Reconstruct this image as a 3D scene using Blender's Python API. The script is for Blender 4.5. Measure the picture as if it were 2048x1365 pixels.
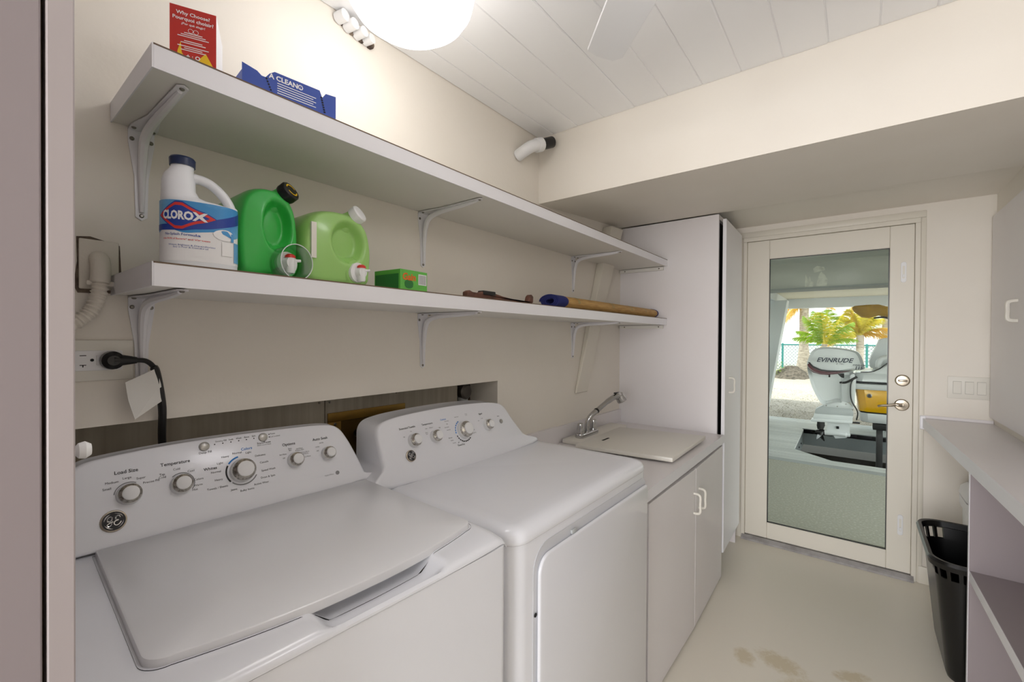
import bpy, bmesh, math, random
from mathutils import Vector, Matrix
random.seed(7)
scene = bpy.context.scene
for o in list(bpy.data.objects): bpy.data.objects.remove(o)
COL = scene.collection
R = math.radians

# ------------------------------------------------------------------ camera
cd = bpy.data.cameras.new('camera'); cam = bpy.data.objects.new('camera', cd); COL.objects.link(cam)
F_PX = 876.6
yaw, pit, rol = R(38.10), R(-0.476), R(0.368)
fw = Vector((math.cos(yaw)*math.cos(pit), math.sin(yaw)*math.cos(pit), math.sin(pit)))
rt = Vector((math.sin(yaw), -math.cos(yaw), 0)); up = rt.cross(fw)
r2 = rt*math.cos(rol)+up*math.sin(rol); u2 = up*math.cos(rol)-rt*math.sin(rol)
m = Matrix((r2, u2, -fw)).transposed().to_4x4(); m.translation = (0, 0, 1.355)
cam.matrix_world = m
cd.sensor_fit = 'HORIZONTAL'; cd.sensor_width = 36; cd.lens = F_PX/2048*36; cd.clip_start = 0.02; cd.clip_end = 300
scene.camera = cam

# ------------------------------------------------------------------ world, sun, exposure
w = bpy.data.worlds.new('sky'); scene.world = w; w.use_nodes = True
nt = w.node_tree; bg = nt.nodes['Background']
sky = nt.nodes.new('ShaderNodeTexSky'); sky.sky_type = 'NISHITA'; sky.sun_disc = False
sky.sun_elevation = R(52); sky.sun_rotation = R(200); sky.air_density = 1.0; sky.dust_density = 1.5
hs_ = nt.nodes.new('ShaderNodeHueSaturation'); hs_.inputs['Saturation'].default_value = .25; nt.links.new(sky.outputs[0], hs_.inputs['Color'])
nt.links.new(hs_.outputs[0], bg.inputs[0]); bg.inputs[1].default_value = 0.41
sd = bpy.data.lights.new('sun', 'SUN'); sd.energy = 3.2; sd.angle = R(0.6); sd.color = (1, .95, .87)
sun = bpy.data.objects.new('sun', sd); COL.objects.link(sun)
sun.rotation_euler = Vector((-0.26, 0.50, 0.82)).to_track_quat('Z', 'Y').to_euler(); sun.location = (6, 6, 12)
LAMP_STRENGTH = 4.0; FAN_FILL = 5.6
# added fill lamp, unseen behind the camera, standing in for doorway daylight
ad = bpy.data.lights.new('doorway_fill', 'AREA'); ad.shape = 'RECTANGLE'; ad.size = 2.4; ad.size_y = 2.2; ad.energy = 125; ad.color = (1, .985, 1)
ao = bpy.data.objects.new('doorway_fill', ad); COL.objects.link(ao); ao.location = (-3.6, .02, 1.3); ao.rotation_euler = (0, R(-90), 0)
vs = scene.view_settings; vs.view_transform = 'Standard'; vs.look = 'None'; vs.gamma = 1; vs.use_curve_mapping = False; vs.exposure = 0.58

# ------------------------------------------------------------------ materials
def lin(h):
    h = h.lstrip('#'); c = [int(h[i:i+2], 16)/255 for i in (0, 2, 4)]
    return [(x/12.92 if x <= .04045 else ((x+.055)/1.055)**2.4) for x in c]
def mat(name, hexc, rough=.5, metal=0, var=None, bump=None, coat=0, trans=0, emit=0, spec=.5, stretch=None, alpha=None):
    m = bpy.data.materials.new(name); m.use_nodes = True; n = m.node_tree; b = n.nodes['Principled BSDF']
    c = lin(hexc); b.inputs['Base Color'].default_value = (*c, 1); b.inputs['Roughness'].default_value = rough; b.inputs['Metallic'].default_value = metal
    b.inputs['Specular IOR Level'].default_value = spec
    if coat: b.inputs['Coat Weight'].default_value = coat; b.inputs['Coat Roughness'].default_value = .1
    if trans: b.inputs['Transmission Weight'].default_value = trans
    if emit: b.inputs['Emission Color'].default_value = (*c, 1); b.inputs['Emission Strength'].default_value = emit
    if var or bump:
        tc = n.nodes.new('ShaderNodeTexCoord'); src = tc.outputs['Object']
        if stretch:
            mp = n.nodes.new('ShaderNodeMapping'); mp.inputs['Scale'].default_value = stretch; n.links.new(src, mp.inputs[0]); src = mp.outputs[0]
    if var:
        sc, hex2, lo, hi = var
        no = n.nodes.new('ShaderNodeTexNoise'); no.inputs['Scale'].default_value = sc; no.inputs['Detail'].default_value = 6
        n.links.new(src, no.inputs['Vector'])
        rp = n.nodes.new('ShaderNodeValToRGB'); rp.color_ramp.elements[0].position = lo; rp.color_ramp.elements[1].position = hi
        rp.color_ramp.elements[0].color = (*c, 1); rp.color_ramp.elements[1].color = (*lin(hex2), 1)
        n.links.new(no.outputs[0], rp.inputs[0]); n.links.new(rp.outputs[0], b.inputs['Base Color'])
    if bump:
        sc, st = bump
        no = n.nodes.new('ShaderNodeTexNoise'); no.inputs['Scale'].default_value = sc; no.inputs['Detail'].default_value = 4
        n.links.new(src, no.inputs['Vector'])
        bp = n.nodes.new('ShaderNodeBump'); bp.inputs['Strength'].default_value = st; bp.inputs['Distance'].default_value = .004
        n.links.new(no.outputs[0], bp.inputs['Height']); n.links.new(bp.outputs[0], b.inputs['Normal'])
    return m
def glass_mat(name, tint, gl=.06, rough=0.0):
    m = bpy.data.materials.new(name); m.use_nodes = True; n = m.node_tree
    n.nodes.remove(n.nodes['Principled BSDF']); out = n.nodes['Material Output']
    t = n.nodes.new('ShaderNodeBsdfTransparent'); t.inputs[0].default_value = (*tint, 1)
    g = n.nodes.new('ShaderNodeBsdfGlossy'); g.inputs['Roughness'].default_value = rough
    x = n.nodes.new('ShaderNodeMixShader'); x.inputs[0].default_value = gl
    n.links.new(t.outputs[0], x.inputs[1]); n.links.new(g.outputs[0], x.inputs[2]); n.links.new(x.outputs[0], out.inputs[0])
    return m
def leaf_mat(name, h1, h2):
    m = mat(name, h1, .45, var=(3, h2, .3, .7)); n = m.node_tree; b = n.nodes['Principled BSDF']; out = n.nodes['Material Output']
    t = n.nodes.new('ShaderNodeBsdfTranslucent'); t.inputs[0].default_value = (*lin(h2), 1)
    x = n.nodes.new('ShaderNodeMixShader'); x.inputs[0].default_value = .45
    n.links.new(b.outputs[0], x.inputs[1]); n.links.new(t.outputs[0], x.inputs[2]); n.links.new(x.outputs[0], out.inputs[0])
    return m
MT = {}
MT['wall'] = mat('wall_cream_paint', '#f2ece1', .6, var=(2.2, '#efe8dc', .35, .7), bump=(60, .12))
MT['trimp'] = mat('cream_gloss_trim', '#e8e2d4', .4, bump=(40, .05))
MT['ceil'] = mat('white_ceiling_paint', '#fafafa', .5, bump=(30, .08))
MT['lam'] = mat('white_laminate', '#eeeaea', .35, var=(1.5, '#eae4e4', .4, .7))
MT['lamedge'] = mat('laminate_edge_band', '#f0eff2', .35)
MT['shelfp'] = mat('shelf_melamine', '#e9e6df', .4)
MT['brown'] = mat('brown_seam', '#6e5a48', .7)
MT['appl'] = mat('appliance_enamel', '#eeeff4', .22, coat=.3)
MT['lidm'] = mat('lid_enamel', '#e9e9eb', .28, coat=.3)
MT['plast'] = mat('white_plastic', '#efefef', .35)
MT['creamplast'] = mat('cream_plastic', '#e9e5da', .4)
MT['cover'] = mat('sink_cream_plastic', '#eae6dc', .35)
MT['dark'] = mat('dark_gap', '#101010', .8)
MT['black'] = mat('black_plastic', '#070707', .3)
MT['rubber'] = mat('black_rubber', '#161514', .55)
MT['print'] = mat('black_print', '#2a2a2c', .6)
MT['greyprint'] = mat('grey_print', '#8b8b8d', .6)
MT['blueprint'] = mat('blue_print', '#1f86d8', .5)
MT['chrome'] = mat('chrome', '#c4c4c4', .1, 1)
MT['brush'] = mat('worn_chrome_band', '#cfcbc3', .22, 1, var=(220, '#7d776c', .45, .75))
MT['nickel'] = mat('satin_nickel', '#b9ae9d', .3, 1)
MT['steel'] = mat('screw_steel', '#8c8880', .35, 1)
MT['gold'] = mat('brass_plate', '#a9853f', .45, .7, var=(6, '#8b6c30', .3, .7))
MT['golddk'] = mat('dark_brass_box', '#5a4218', .5, .5)
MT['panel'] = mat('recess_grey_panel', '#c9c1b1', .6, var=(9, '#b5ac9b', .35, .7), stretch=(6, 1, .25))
MT['rot'] = mat('rough_masonry', '#4a3d34', .9, var=(30, '#8a7a6a', .4, .7), bump=(40, .8))
MT['red'] = mat('red_card', '#c3281c', .45)
MT['yellow'] = mat('yellow_print', '#f2c61e', .5)
MT['white'] = mat('white_card', '#f2f1f0', .5)
MT['bluecard'] = mat('blue_card', '#2747a0', .45)
MT['navy'] = mat('navy_plastic', '#17294f', .35)
MT['jugw'] = mat('bleach_white_plastic', '#eef0f3', .35, coat=.2)
MT['lblue'] = mat('label_blue', '#3f93d0', .4, var=(14, '#8fc4e6', .45, .75))
MT['dblue'] = mat('label_dark_blue', '#1d3f9c', .4)
MT['logored'] = mat('logo_red', '#d8342a', .4)
MT['greenA'] = mat('bright_green_plastic', '#35b84a', .3, coat=.3)
MT['greenB'] = mat('pale_green_plastic', '#9fcf74', .3, coat=.3)
MT['glab'] = mat('dark_green_label', '#2f7a3a', .45)
MT['gbox'] = mat('green_card', '#66bb4e', .45)
MT['orange'] = mat('orange_print', '#ee6a25', .45)
MT['rust'] = mat('rusty_brown_metal', '#6b4334', .6, var=(40, '#3a241c', .4, .7))
MT['bamboo'] = mat('bamboo_weave', '#c9a15f', .6, var=(60, '#b08444', .4, .65), stretch=(.3, 1, 4))
MT['bluefab'] = mat('navy_cloth', '#222a6e', .8)
MT['clear'] = glass_mat('clear_cup', (.74, .85, .76), .34, .25)
MT['pane'] = glass_mat('door_pane', (.92, .95, .92), .0015, 0.0)
MT['thresh'] = mat('grey_threshold', '#a9a5a3', .5, var=(20, '#8f8b88', .4, .7))
MT['paper'] = mat('paper_tag', '#e8e6e0', .7)
MT['painted'] = mat('painted_conduit', '#e4ddd0', .5, bump=(80, .3))
# exterior
MT['conc'] = mat('patio_concrete', '#b3b1a3', .8, var=(55, '#cbc9bb', .48, .72), bump=(40, .5))
MT['deck'] = mat('grey_deck_board', '#d9dcd9', .6, var=(5, '#c2c6c3', .4, .7), stretch=(1, .2, 1))
MT['deckrim'] = mat('deck_rim_grey', '#a7abaa', .6)
MT['gravel'] = mat('gravel_light', '#bbb5a9', .9, var=(55, '#918b7f', .42, .62), bump=(70, 1.0))
MT['water'] = mat('dark_water', '#37332b', .9, var=(3, '#4a463c', .4, .6), spec=.1)
MT['pit'] = mat('pit_fascia_grey', '#6c7272', .7)
MT['beam'] = mat('grey_beam_plaster', '#dcded8', .8, var=(3, '#c3c6c0', .35, .65), bump=(15, .4), stretch=(1, .25, 1))
MT['cream2'] = mat('carport_ceiling_plaster', '#d9d4c2', .8, bump=(25, .5))
MT['white2'] = mat('white_exterior_paint', '#e6ebee', .6)
MT['motor'] = mat('motor_white_gelcoat', '#e3e6e6', .3, coat=.3)
MT['motgrey'] = mat('motor_grey', '#c2c6c6', .4)
MT['maroon'] = mat('maroon_decal', '#5a1f2a', .4)
MT['hully'] = mat('yellow_gelcoat', '#f0b70c', .3, coat=.4)
MT['tarp'] = mat('mustard_canvas', '#c9a01c', .8, var=(5, '#a88214', .35, .7))
MT['fence'] = mat('teal_fence_steel', '#2f7d78', .5)
MT['wire'] = mat('fence_wire', '#5f7f7c', .5)
MT['trunk'] = mat('palm_bark', '#b3aa9c', .85, var=(9, '#857a6c', .4, .7), bump=(18, .8), stretch=(1, 1, 4))
MT['leafy'] = leaf_mat('palm_leaf_yellow', '#a3a12c', '#cfc03c')
MT['leafg'] = leaf_mat('palm_leaf_green', '#55802a', '#93b034')
MT['leafo'] = leaf_mat('palm_leaf_orange', '#a8801f', '#cfa63a')
MT['stem'] = mat('palm_rib', '#c9b94a', .5)
MT['rock'] = mat('dark_root_soil', '#6d655b', .95, var=(12, '#3f3a34', .4, .7), bump=(14, 1.0))
MT['siding'] = mat('white_siding', '#f4f7f6', .5)

def floor_material():
    m = mat('painted_concrete_floor', '#f1eadb', .32, bump=(7, .35)); n = m.node_tree; b = n.nodes['Principled BSDF']
    tc = n.nodes.new('ShaderNodeTexCoord')
    def blob(cx, cy, sx, sy, rot):
        mp = n.nodes.new('ShaderNodeMapping'); mp.vector_type = 'TEXTURE'
        mp.inputs['Location'].default_value = (cx, cy, 0); mp.inputs['Rotation'].default_value = (0, 0, rot); mp.inputs['Scale'].default_value = (sx, sy, 1)
        n.links.new(tc.outputs['Object'], mp.inputs[0])
        g = n.nodes.new('ShaderNodeTexGradient'); g.gradient_type = 'SPHERICAL'; n.links.new(mp.outputs[0], g.inputs[0]); return g.outputs['Fac']
    acc = None
    for a in ((2.08, .36, .10, .07, .4), (2.13, .235, .10, .16, -.3), (2.02, .13, .12, .16, .4), (1.85, .08, .16, .12, 0), (2.22, .0, .06, .12, .6)):
        f = blob(*a)
        if acc is None: acc = f
        else:
            mx = n.nodes.new('ShaderNodeMath'); mx.operation = 'MAXIMUM'; n.links.new(acc, mx.inputs[0]); n.links.new(f, mx.inputs[1]); acc = mx.outputs[0]
    no = n.nodes.new('ShaderNodeTexNoise'); no.inputs['Scale'].default_value = 45; no.inputs['Detail'].default_value = 9; no.inputs['Roughness'].default_value = .7
    n.links.new(tc.outputs['Object'], no.inputs['Vector'])
    ml = n.nodes.new('ShaderNodeMath'); ml.operation = 'MULTIPLY'; n.links.new(acc, ml.inputs[0]); n.links.new(no.outputs[0], ml.inputs[1])
    rp = n.nodes.new('ShaderNodeValToRGB'); rp.color_ramp.elements[0].position = .17; rp.color_ramp.elements[1].position = .34
    rp.color_ramp.elements[0].color = (0, 0, 0, 1); rp.color_ramp.elements[1].color = (1, 1, 1, 1); n.links.new(ml.outputs[0], rp.inputs[0])
    mx = n.nodes.new('ShaderNodeMix'); mx.data_type = 'RGBA'; n.links.new(rp.outputs[0], mx.inputs[0])
    mx.inputs[6].default_value = (*lin('#f1eadb'), 1); mx.inputs[7].default_value = (*lin('#ddd0b4'), 1)
    n.links.new(mx.outputs[2], b.inputs['Base Color'])
    return m
MT['floor'] = floor_material()

# ------------------------------------------------------------------ mesh builder
WM = {}
class G:
    def __init__(s): s.v = []; s.f = []
    def add(s, vs, fs):
        k = len(s.v); s.v += [Vector(p) for p in vs]; s.f += [tuple(i+k for i in q) for q in fs]; return s
    def box(s, a, b):
        (x0, y0, z0), (x1, y1, z1) = a, b
        return s.add([(x0,y0,z0),(x1,y0,z0),(x1,y1,z0),(x0,y1,z0),(x0,y0,z1),(x1,y0,z1),(x1,y1,z1),(x0,y1,z1)],
                     [(0,3,2,1),(4,5,6,7),(0,1,5,4),(1,2,6,5),(2,3,7,6),(3,0,4,7)])
    def loft(s, rings, caps=(True, True), closed=True):
        n = len(rings[0]); vs = [p for r in rings for p in r]; fs = []
        for i in range(len(rings)-1):
            for j in range(n if closed else n-1):
                k = (j+1) % n; fs.append((i*n+j, i*n+k, (i+1)*n+k, (i+1)*n+j))
        if caps[0]: fs.append(tuple(reversed(range(n))))
        if caps[1]: fs.append(tuple(range((len(rings)-1)*n, len(rings)*n)))
        return s.add(vs, fs)
    def prism(s, poly, ax, a0, a1):
        def P(p, a):
            if ax == 'x': return (a, p[0], p[1])
            if ax == 'y': return (p[0], a, p[1])
            return (p[0], p[1], a)
        return s.loft([[P(p, a0) for p in poly], [P(p, a1) for p in poly]])
    def tube(s, path, r, n=8, caps=True):
        path = [Vector(p) for p in path]; rr = r if isinstance(r, (list, tuple)) else [r]*len(path)
        rings = []; prev = None
        for i, p in enumerate(path):
            t = (path[min(i+1, len(path)-1)]-path[max(i-1, 0)]).normalized()
            if prev is None:
                a = Vector((0, 0, 1)) if abs(t.z) < .9 else Vector((1, 0, 0)); u = t.cross(a).normalized()
            else:
                u = (prev-t*prev.dot(t)).normalized()
            prev = u; v = t.cross(u)
            rings.append([p+(u*math.cos(2*math.pi*k/n)+v*math.sin(2*math.pi*k/n))*rr[i] for k in range(n)])
        return s.loft(rings, (caps, caps))
    def lathe(s, prof, o, axis, n=24, caps=True):
        o = Vector(o); t = Vector(axis).normalized(); a = Vector((0, 0, 1)) if abs(t.z) < .9 else Vector((1, 0, 0))
        u = t.cross(a).normalized(); v = t.cross(u)
        rings = [[o+t*h+(u*math.cos(2*math.pi*k/n)+v*math.sin(2*math.pi*k/n))*max(r, 1e-4) for k in range(n)] for r, h in prof]
        return s.loft(rings, (caps, caps))
    def xf(s, fn):
        s.v = [Vector(fn(p)) for p in s.v]; return s
    def build(s, name, mt, parent=None, bevel=0, seg=2, smooth=True, ang=35, local=False):
        me = bpy.data.meshes.new(name)
        vs = s.v; W = None
        if parent is not None:
            W = WM[parent.name]
            if not local:
                inv = W.inverted(); vs = [inv @ p for p in vs]
            loc = None
        else:
            xs = [p.x for p in vs]; ys = [p.y for p in vs]; zs = [p.z for p in vs]
            loc = Vector(((min(xs)+max(xs))/2, (min(ys)+max(ys))/2, min(zs))); vs = [p-loc for p in vs]
        me.from_pydata([tuple(p) for p in vs], [], s.f)
        bm = bmesh.new(); bm.from_mesh(me); bmesh.ops.recalc_face_normals(bm, faces=bm.faces)
        if bevel:
            es = [e for e in bm.edges if len(e.link_faces) == 2 and e.calc_face_angle(0) > R(40)]
            bmesh.ops.bevel(bm, geom=es, offset=bevel, segments=seg, affect='EDGES', profile=.5, clamp_overlap=True)
        bm.to_mesh(me); bm.free()
        if smooth:
            for p in me.polygons: p.use_smooth = True
            me.set_sharp_from_angle(angle=R(ang))
        me.materials.append(mt)
        o = bpy.data.objects.new(name, me); COL.objects.link(o)
        if parent is not None: o.parent = parent; WM[o.name] = W
        else: o.location = loc; WM[o.name] = Matrix.Translation(loc)
        return o
def tag(o, label=None, cat=None, group=None, kind=None):
    if label: o['label'] = label
    if cat: o['category'] = cat
    if group: o['group'] = group
    if kind: o['kind'] = kind
    return o
def thing(name, label, cat, loc=(0, 0, 0), rz=0, group=None, kind=None):
    o = bpy.data.objects.new(name, None); COL.objects.link(o); o.location = loc; o.rotation_euler = (0, 0, rz); o.empty_display_size = .05
    WM[o.name] = Matrix.Translation(loc) @ Matrix.Rotation(rz, 4, 'Z')
    return tag(o, label, cat, group, kind)
def B(a, b): return G().box(a, b)
def struct(o): o['kind'] = 'structure'; return o
def bezier_closed(pts, n=8):
    out = []; k = len(pts)
    for i in range(k):
        p0, p1, p2, p3 = [Vector(pts[(i+j-1) % k]) for j in range(4)]
        for q in range(n):
            t = q/n
            out.append(tuple(.5*((2*p1)+(p2-p0)*t+(2*p0-5*p1+4*p2-p3)*t*t+(3*p1-p0-3*p2+p3)*t**3)))
    return out
def spline(pts, n=8):
    out = []; k = len(pts)
    for i in range(k-1):
        p0 = Vector(pts[max(i-1, 0)]); p1 = Vector(pts[i]); p2 = Vector(pts[i+1]); p3 = Vector(pts[min(i+2, k-1)])
        for q in range(n):
            t = q/n; out.append(.5*((2*p1)+(p2-p0)*t+(2*p0-5*p1+4*p2-p3)*t*t+(3*p1-p0-3*p2+p3)*t**3))
    out.append(Vector(pts[-1])); return out
def rrect(x0, y0, x1, y1, r, n=6):
    if not isinstance(r, (list, tuple)): r = [r]*4
    out = []
    for (cx, cy, a), q in zip(((x0, y0, 180), (x1, y0, 270), (x1, y1, 0), (x0, y1, 90)), r):
        sx = 1 if cx == x0 else -1; sy = 1 if cy == y0 else -1
        for k in range(n+1):
            t = R(a+90*k/n); out.append((cx+sx*q+q*math.cos(t), cy+sy*q+q*math.sin(t)))
    return out
_TXT = {}
def text_geo(body, bold=0, shear=0):
    key = (body, bold, shear)
    if key not in _TXT:
        c = bpy.data.curves.new('t', 'FONT'); c.body = body; c.size = 1; c.align_x = 'CENTER'; c.align_y = 'CENTER'; c.resolution_u = 2
        c.offset = bold; c.shear = shear; c.space_line = .95
        o = bpy.data.objects.new('t', c); COL.objects.link(o)
        me = bpy.data.meshes.new_from_object(o)
        _TXT[key] = ([v.co.copy() for v in me.vertices], [tuple(p.vertices) for p in me.polygons])
        bpy.data.objects.remove(o); bpy.data.curves.remove(c); bpy.data.meshes.remove(me)
    return _TXT[key]
def txt(g, body, size, o, ux=(1, 0, 0), uy=(0, 0, 1), bold=0, shear=0, wid=1.0, fn=None):
    vs, fs = text_geo(body, bold, shear); o = Vector(o); ux = Vector(ux); uy = Vector(uy)
    if fn: g.add([fn(v.x*size*wid+o.x, v.y*size+o.z) for v in vs], fs)
    else: g.add([o+ux*v.x*size*wid+uy*v.y*size for v in vs], fs)
def screw(parent, p, n, r=.005, label=None):
    g = G().lathe([(r, 0), (r, .0015), (r*.6, .003)], p, n, 10); return g.build('screw', MT['steel'], parent)

# ================================================================== THE ROOM
WY = 1.21; DX = 3.33; RYW = -.568; XB = -1.4
struct(B((XB-.1, -1.0, -.12), (DX+.12, WY+.25, 0)).build('floor', MT['floor'], smooth=False)).location
fl = bpy.data.objects['floor']
for v in fl.data.vertices: v.co += fl.location
fl.location = (0, 0, 0); WM['floor'] = Matrix()
# left wall with a recess behind the machines
g = G()
g.box((XB, WY, 1.168), (1.445, WY+.25, 2.42)); g.box((1.445, WY, 0), (DX+.1, WY+.25, 2.42)); g.box((XB, WY+.18, 0), (1.445, WY+.25, 1.168)); g.box((XB, WY, 0), (-.6, WY+.18, 1.168))
wl = struct(g.build('wall_left', MT['wall'], smooth=False))
for x0, x1 in ((.02, .739), (.742, 1.338)):
    p = B((x0, 1.347, .3), (x1, 1.36, 1.168)).build('panel', MT['panel'], wl, smooth=False)
for x, z in ((.722, 1.142), (.757, 1.14), (1.02, 1.147)): screw(wl, (x, 1.347, z), (0, -1, 0), .004)
B((1.338, 1.372, .6), (1.445, 1.39, 1.168)).build('masonry_gap', MT['rot'], wl, smooth=False)
pp = thing('drain_pipe', 'grey pipe fitting in the dark gap at the right end of the wall recess', 'pipe', (1.385, 1.36, .6))
G().tube([(1.385, 1.362, .62), (1.385, 1.362, 1.10), (1.385, 1.36, 1.12)], .024, 14).build('pipe', MT['motgrey'], pp)
G().lathe([(.03, 0), (.033, .005), (.033, .03), (.026, .036)], (1.385, 1.368, 1.115), (0, -1, 0), 16).build('fitting', mat('dull_steel', '#77736e', .4, .6), pp)
# far wall with the door opening
g = G()
g.box((DX, .605, 0), (DX+.12, WY+.2, 2.42)); g.box((DX, -1.0, 0), (DX+.12, -.278, 2.42)); g.box((DX, -.278, 2.035), (DX+.12, .605, 2.42)); g.box((DX, -.278, -.12), (DX+.12, .605, -.001))
wf = struct(g.build('wall_far', MT['wall'], smooth=False))
struct(B((XB, -1.0, 0), (DX, RYW, 2.42)).build('wall_right', MT['wall'], smooth=False))
g = G(); g.box((XB-.1, -1.0, 0), (XB, -.58, 2.42)); g.box((XB-.1, .62, 0), (XB, WY+.25, 2.42)); g.box((XB-.1, -.58, 2.1), (XB, .62, 2.42))
struct(g.build('wall_back', MT['wall'], smooth=False))
# planked ceiling
ceil = struct(B((XB, -1.0, 2.335), (DX+.1, WY+.2, 2.45)).build('ceiling', MT['ceil'], smooth=False))
y = WY; first = True; yb = [1.21, 1.125, .996, .866, .727, .592, .462, .332, .203, .079, -.048, -.175, -.305, -.435, -.568]
for a, b_ in zip(yb[:-1], yb[1:]):
    dz = random.uniform(-.0012, .0012)
    B((XB, b_+.001, 2.311+dz), (1.744, a-.001, 2.335)).build('plank', MT['ceil'], ceil, bevel=.0025, seg=1, smooth=False)
    B((XB, b_-.001, 2.3140), (1.744, b_+.001, 2.335)).build('groove', MT['ceil'], ceil, smooth=False)
# dropped beam and the soffit over the door
g = G().prism([(1.744, 1.999), (1.744, 2.4), (2.69, 2.4), (2.69, 2.07)], 'y', RYW, WY)
struct(g.build('ceiling_beam', MT['wall'], smooth=False))
struct(B((2.69, RYW, 2.112), (DX, WY, 2.4)).build('soffit', MT['wall'], smooth=False))
# baseboard and painted wall brace
struct(B((DX-.014, RYW, 0), (DX, -.285, .095)).build('baseboard_far', MT['trimp'], bevel=.003))
br = thing('diagonal_brace', 'cream painted diagonal timber brace running up the wall behind the shelves', 'brace', (2.2, 1.19, 1.05))
G().prism([(2.097, 1.05), (2.23, 1.05), (2.375, 1.51), (2.585, 2.034), (2.425, 2.024), (2.255, 1.53)], 'y', 1.166, 1.2095).xf(lambda p: (p.x, p.y if p.y > 1.2 else 1.197-max(0, p.z-1.05)*.05, p.z)).build('timber', MT['trimp'], br, bevel=.004, seg=1)

# ------------------------------------------------------------------ the glazed door
door = thing('door_1', None, None, (DX, .16, 0), kind='structure')
dx0, dx1 = DX-.002, DX+.043
def slab(y0, y1, z0, z1, nm): return B((dx0, y0, z0), (dx1, y1, z1)).build(nm, MT['trimp'], door, bevel=.0025, seg=1)
slab(.453, .583, .032, 2.008, 'stile'); slab(-.256, -.150, .032, 2.008, 'stile'); slab(-.1495, .4525, 1.884, 2.008, 'rail'); slab(-.1495, .4525, .032, .138, 'rail')
gp = B((DX+.018, -.146, .142), (DX+.024, .449, 1.880)).build('glass_pane', MT['pane'], door, smooth=False)
g = G(); t = .004
g.box((DX+.002, -.1495, .138), (DX+.02, .4525, .138+t)); g.box((DX+.002, -.1495, 1.884-t), (DX+.02, .4525, 1.884)); g.box((DX+.002, .4525-t, .138), (DX+.02, .4525, 1.884)); g.box((DX+.002, -.1495, .138), (DX+.02, -.1495+t, 1.884))
g.build('gasket', MT['black'], door, smooth=False)
# lever set, deadbolt, flush bolts
lv = G().lathe([(.033, 0), (.033, .006), (.028, .011), (.012, .013), (.011, .042), (.0, .044)], (dx0, -.209, .985), (-1, 0, 0), 28).build('lever_lock', MT['nickel'], door)
G().tube(spline([(dx0-.04, -.209, .985), (dx0-.043, -.185, .988), (dx0-.045, -.155, .982), (dx0-.045, -.125, .978), (dx0-.040, -.104, .972)], 6), [.010]*6+[.008]*6+[.007]*6+[.0065]*6+[.005], 10).build('lever', MT['nickel'], lv)
db = G().lathe([(.033, 0), (.033, .005), (.027, .012), (.02, .013)], (dx0, -.211, 1.124), (-1, 0, 0), 28).build('deadbolt', MT['nickel'], door)
B((dx0-.026, -.231, 1.118), (dx0-.012, -.191, 1.130)).build('thumb_turn', MT['nickel'], db, bevel=.004)
for z in (1.739, .300):
    fb = G().prism(rrect(-.222, z-.058, -.198, z+.058, .011), 'x', dx0-.004, dx0).build('flush_bolt', MT['plast'], door, bevel=.001, seg=1)
    B((dx0-.0045, -.215, z-.035), (dx0-.0035, -.205, z+.035)).build('slot', MT['creamplast'], fb, smooth=False)
    B((dx0-.010, -.214, z-.030), (dx0-.004, -.206, z-.012)).build('slider', MT['plast'], fb, bevel=.001, seg=1)
struct(G().prism([(DX-.035, 0), (DX-.035, .012), (DX-.015, .029), (DX+.1, .029), (DX+.1, 0)], 'y', -.268, .60).build('threshold', MT['thresh'], smooth=False))
n_ = 0
for (y0, y1, z0, z1) in ((.584, .607, 0, 2.0098), (-.280, -.257, 0, 2.0098), (-.280, .607, 2.010, 2.037)):
    n_ += 1; struct(B((DX-.012, y0, z0), (DX+.11, y1, z1)).build('trim_%d' % n_, MT['trimp'], bevel=.002, seg=1))
for (y0, y1, z0, z1) in ((.607, .640, 0, 2.0368), (-.303, -.280, 0, 2.0368), (-.303, .640, 2.037, 2.075)):
    n_ += 1; struct(B((DX-.009, y0, z0), (DX+.0, y1, z1)).build('trim_%d' % n_, MT['trimp'], bevel=.004, seg=2))

# light switch on the far wall
sw = thing('light_switch', 'white three-gang rocker switch plate on the wall right of the glass door', 'switch', (DX, -.476, 1.04))
B((DX-.006, -.558, 1.042), (DX, -.394, 1.160)).build('plate', MT['creamplast'], sw, bevel=.002)
for yc in (-.431, -.477, -.522):
    r_ = G().prism([(yc-.0165, 1.068), (yc+.0165, 1.068), (yc+.0165, 1.135), (yc-.0165, 1.135)], 'x', DX-.0075, DX-.006).build('frame', mat('switch_gap', '#bdb9ae', .5), sw, smooth=False)
    G().prism([(DX-.0075, 1.070), (DX-.0075, 1.133), (DX-.012, 1.133), (DX-.009, 1.10)], 'y', yc-.0153, yc+.0153).build('rocker', MT['creamplast'], sw, smooth=False)

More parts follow.
